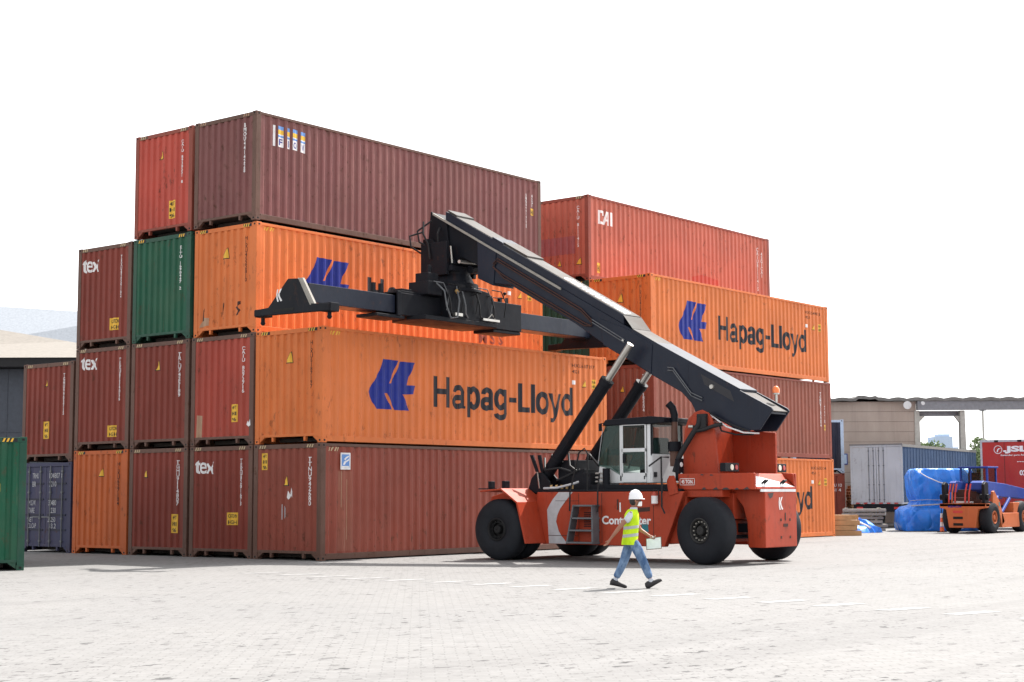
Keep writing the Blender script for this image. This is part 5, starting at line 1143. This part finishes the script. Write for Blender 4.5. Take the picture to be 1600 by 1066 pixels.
def hand(pts, ed, wrist, w, dirv, side, curl, sz=1.0, grip=False):
    """palm and five fingers continue the forearm chain in the same skin"""
    d_ = Vector(dirv).normalized(); s_ = Vector(side).normalized(); n_ = d_.cross(s_).normalized()
    W0 = Vector(wrist); pal = W0+d_*.055*sz; pts.append((tuple(pal), (.020, .032))); ip = len(pts)-1; ed.append((w, ip))
    for f_, (o_, ln) in enumerate(((-.030, .062), (-.010, .074), (.010, .070), (.029, .055))):
        b0 = pal+d_*.034+s_*o_*sz; k1 = b0+(d_*math.cos(curl)+n_*math.sin(curl))*ln*.55; k2 = k1+(d_*math.cos(curl*2.1)+n_*math.sin(curl*2.1))*ln*.5
        for j_, q_ in enumerate((b0, k1, k2)):
            pts.append((tuple(q_), (.0095, .0088, .007)[j_])); ed.append((ip if j_ == 0 else len(pts)-2, len(pts)-1))
    t0 = W0+d_*.035-s_*.034; t1 = t0+(d_*.8-s_*.35+n_*.4).normalized()*.036; t2 = t1+(d_*.9+n_*.5).normalized()*.028
    pts.append((tuple(t0), .011)); ed.append((w, len(pts)-1)); pts.append((tuple(t1), .010)); ed.append((len(pts)-2, len(pts)-1)); pts.append((tuple(t2), .008)); ed.append((len(pts)-2, len(pts)-1))
hand(Pn, Ed, Pn[11][0], 11, (-.42, .02, -.62), (.25, -.9, -.1), .30)
hand(Pn, Ed, Pn[15][0], 15, (.62, -.22, -.34), (.2, .6, .5), .95)
skin('body', Pn, Ed, 'skin', pe)
# face details
q = MB()
for s_ in (-1, 1): q.lathe((.158, s_*.030, 1.475), [(0, .010), (.006, .012), (.01, .004)], 'x', 10)
q.build('eyes', 'hair', pe)
q = MB(); q.loft([[(.150+a*.0, y, z) for y, z in ((-.010, 1.475), (.010, 1.475), (.014, 1.445), (-.014, 1.445))], [(.178, y, z) for y, z in ((-.004, 1.458), (.004, 1.458), (.008, 1.446), (-.008, 1.446))]]) if False else None
for s_ in (-1, 1):
    q = MB(); q.tube([(.075, s_*.082, 1.455), (.070, s_*.090, 1.475), (.072, s_*.084, 1.495)], [.010, .014, .008], 10); q.build('ear', 'skin', pe, smooth=60)
def ell(cx_, cy_, z, rx, ry, n=24, p=1.0): return [(cx_+rx*math.cos(2*math.pi*k_/n), cy_+ry*math.sin(2*math.pi*k_/n), z) for k_ in range(n)]
q = MB(); q.loft([ell(.064, 0, 1.405, .052, .060), ell(.058, 0, 1.44, .074, .080), ell(.062, 0, 1.50, .088, .084), ell(.07, 0, 1.56, .09, .082)]); hr = q.build('hair', 'hair', pe, smooth=60); HAIR = 1
# keep the face clear of hair: the hair shell sits behind the ears
hr.scale = (.80, .99, 1.0); hr.location = (-.010, 0, 0)
q = MB(); rg = [ell(.083, 0, 1.515, .119, .100), ell(.083, 0, 1.535, .118, .099), ell(.082, 0, 1.575, .111, .094), ell(.08, 0, 1.615, .092, .081), ell(.077, 0, 1.648, .062, .056), ell(.075, 0, 1.662, .026, .026)]; q.loft(rg)
q.loft([ell(.098, 0, 1.505, .142, .101), ell(.098, 0, 1.517, .134, .099)])
q.tube([(-.02, 0, 1.59), (.01, 0, 1.638), (.075, 0, 1.665), (.135, 0, 1.640), (.172, 0, 1.59)], .011, 8); q.build('helmet', 'helmet', pe, smooth=45)
q = MB(); q.loft([[(.132, -.062, 1.462), (.132, .062, 1.462), (.105, .066, 1.388), (.105, -.066, 1.388)], [(.192, -.020, 1.470), (.192, .020, 1.470), (.184, .028, 1.382), (.184, -.028, 1.382)]]); q.build('face_mask', 'mask', pe, smooth=80, bev=.012)
q = MB(); q.tube([(.08, -.083, 1.483), (.162, -.052, 1.486), (.172, 0, 1.484), (.162, .052, 1.486), (.08, .083, 1.483)], .0045, 6); q.build('glasses', 'hose', pe)
# trousers, shirt, vest
Tj = [(V3(0.0, 0, .84), .128), (V3(.005, 0, .90), .124), (V3(.035, -.085, .78), .106), (V3(.12, -.088, .60), .092), (V3(.20, -.09, .43), .079), (V3(.262, -.093, .27), .070), (V3(.312, -.095, .155), .062),
      (V3(-.022, .085, .78), .106), (V3(-.07, .088, .62), .092), (V3(-.125, .09, .45), .079), (V3(-.20, .09, .29), .070), (V3(-.268, .09, .165), .062)]
skin('jeans', Tj, [(0,1),(0,2),(2,3),(3,4),(4,5),(5,6),(0,7),(7,8),(8,9),(9,10),(10,11)], 'denim', pe)
Ts = [(V3(.02, 0, 1.10), .122), (V3(.02, 0, 1.22), .124), (V3(.03, 0, 1.30), .078), (V3(.04, 0, 1.345), .062), (V3(-.005, -.155, 1.265), .068), (V3(-.065, -.185, 1.18), .062), (V3(-.118, -.198, 1.115), .060),
      (V3(.045, .155, 1.265), .068), (V3(.072, .182, 1.17), .062), (V3(.095, .190, 1.09), .060)]
skin('t_shirt', Ts, [(0,1),(1,2),(2,3),(1,4),(4,5),(5,6),(1,7),(7,8),(8,9)], 'tee', pe)
vt = [ell(-.030, 0, .735, .142, .185), ell(-.025, 0, .80, .138, .180), ell(-.012, 0, .92, .130, .172), ell(.0, 0, 1.05, .128, .178), ell(.008, 0, 1.16, .130, .186), ell(.012, 0, 1.24, .122, .182), ell(.018, 0, 1.295, .100, .150), ell(.028, 0, 1.335, .075, .095)]
q = MB(); q.loft(vt, caps=False); vs_ = q.build('safety_vest', 'hivis', pe, smooth=60)
for z0 in (.872, 1.005):
    q = MB()
    def vr(z):
        for (a_, za), (b_, zb) in zip([(v[0], v[0][2]) for v in vt], [(v[0], v[0][2]) for v in vt][1:]): pass
        return z
    def vring(z, off=.004, tilt=.03):
        zs = [r_[0][2] for r_ in vt]; j_ = max(i_ for i_ in range(len(zs)-1) if zs[i_] <= z); f_ = (z-zs[j_])/(zs[j_+1]-zs[j_]); out = []
        for a_, b_ in zip(vt[j_], vt[j_+1]):
            p = Vector(a_).lerp(Vector(b_), f_); c_ = Vector((0-.01, 0, p.z)); d_ = (p-c_); d_.z = 0; d_.normalize(); p += d_*off; p.z += tilt*(p.x/.13)*.5
            out.append(tuple(p))
        return out
    q.loft([vring(z0), vring(z0+.025), vring(z0+.05)], caps=False); q.build('reflective_band', 'tape', vs_, smooth=60)
q = MB(); q.loft([ell(.030, 0, 1.315, .078, .085), ell(.045, 0, 1.345, .066, .070), ell(.050, 0, 1.368, .058, .060)], caps=False); q.build('collar', 'tee', pe, smooth=60)
q = MB(); q.tube([(.085, -.085, 1.31), (.13, -.04, 1.22), (.145, -.01, 1.16), (.13, .03, 1.22), (.09, .06, 1.31)], .006, 6); q.build('lanyard', 'hose', pe, smooth=40)
def shoe(px, py, pz, pitch, name='shoe'):
    c, s = math.cos(pitch), math.sin(pitch); q = MB(); rings = []
    for (x, w0, h0, z0) in ((-.095, .032, .07, .0), (-.075, .045, .115, 0), (-.02, .047, .125, 0), (.04, .045, .098, 0), (.10, .050, .078, 0), (.16, .049, .068, .0), (.20, .034, .045, .0)):
        r_ = []
        for k_ in range(14):
            t = 2*math.pi*k_/14; y = w0*math.cos(t); z = z0+h0/2+h0/2*(abs(math.sin(t))**.7)*(1 if math.sin(t) > 0 else -1)
            r_.append((px+x*c-z*s, py+y, pz+x*s+z*c))
        rings.append(r_)
    q.loft(rings); o = q.build(name, 'boot', pe, smooth=60)
shoe(-.280, .09, .034, R(-12)); shoe(.335, -.095, .026, R(30))
for px, py, pz in ((-.272, .09, .145), (.315, -.095, .14)):
    q = MB(); q.tube([(px, py, pz-.03), (px, py, pz+.03)], .042, 14); q.build('sock', 'tee', pe, smooth=60)
cbd = thing('clipboard', 'clipboard with pale paper held in the walking person\'s forward hand', 'clipboard', (-5.02, -12.60, 0), R(-51.5))
q = MB(); q.add([(.262, .10, .640), (.520, .03, .665), (.515, .03, .870), (.260, .10, .835), (.262, .106, .640), (.520, .036, .665), (.515, .036, .870), (.260, .106, .835)], [(0, 1, 2, 3), (7, 6, 5, 4), (0, 4, 5, 1), (1, 5, 6, 2), (2, 6, 7, 3), (3, 7, 4, 0)]); q.build('board', 'clip_wood', cbd)
q = MB(); q.add([(.270, .0935, .652), (.508, .0285, .675), (.503, .0285, .858), (.268, .0935, .826)], [(0, 1, 2, 3)]); q.build('paper', 'paper', cbd)
q = MB(); q.box((.36, .05, .845), (.42, .085, .872)); q.build('clip', 'steel', cbd)
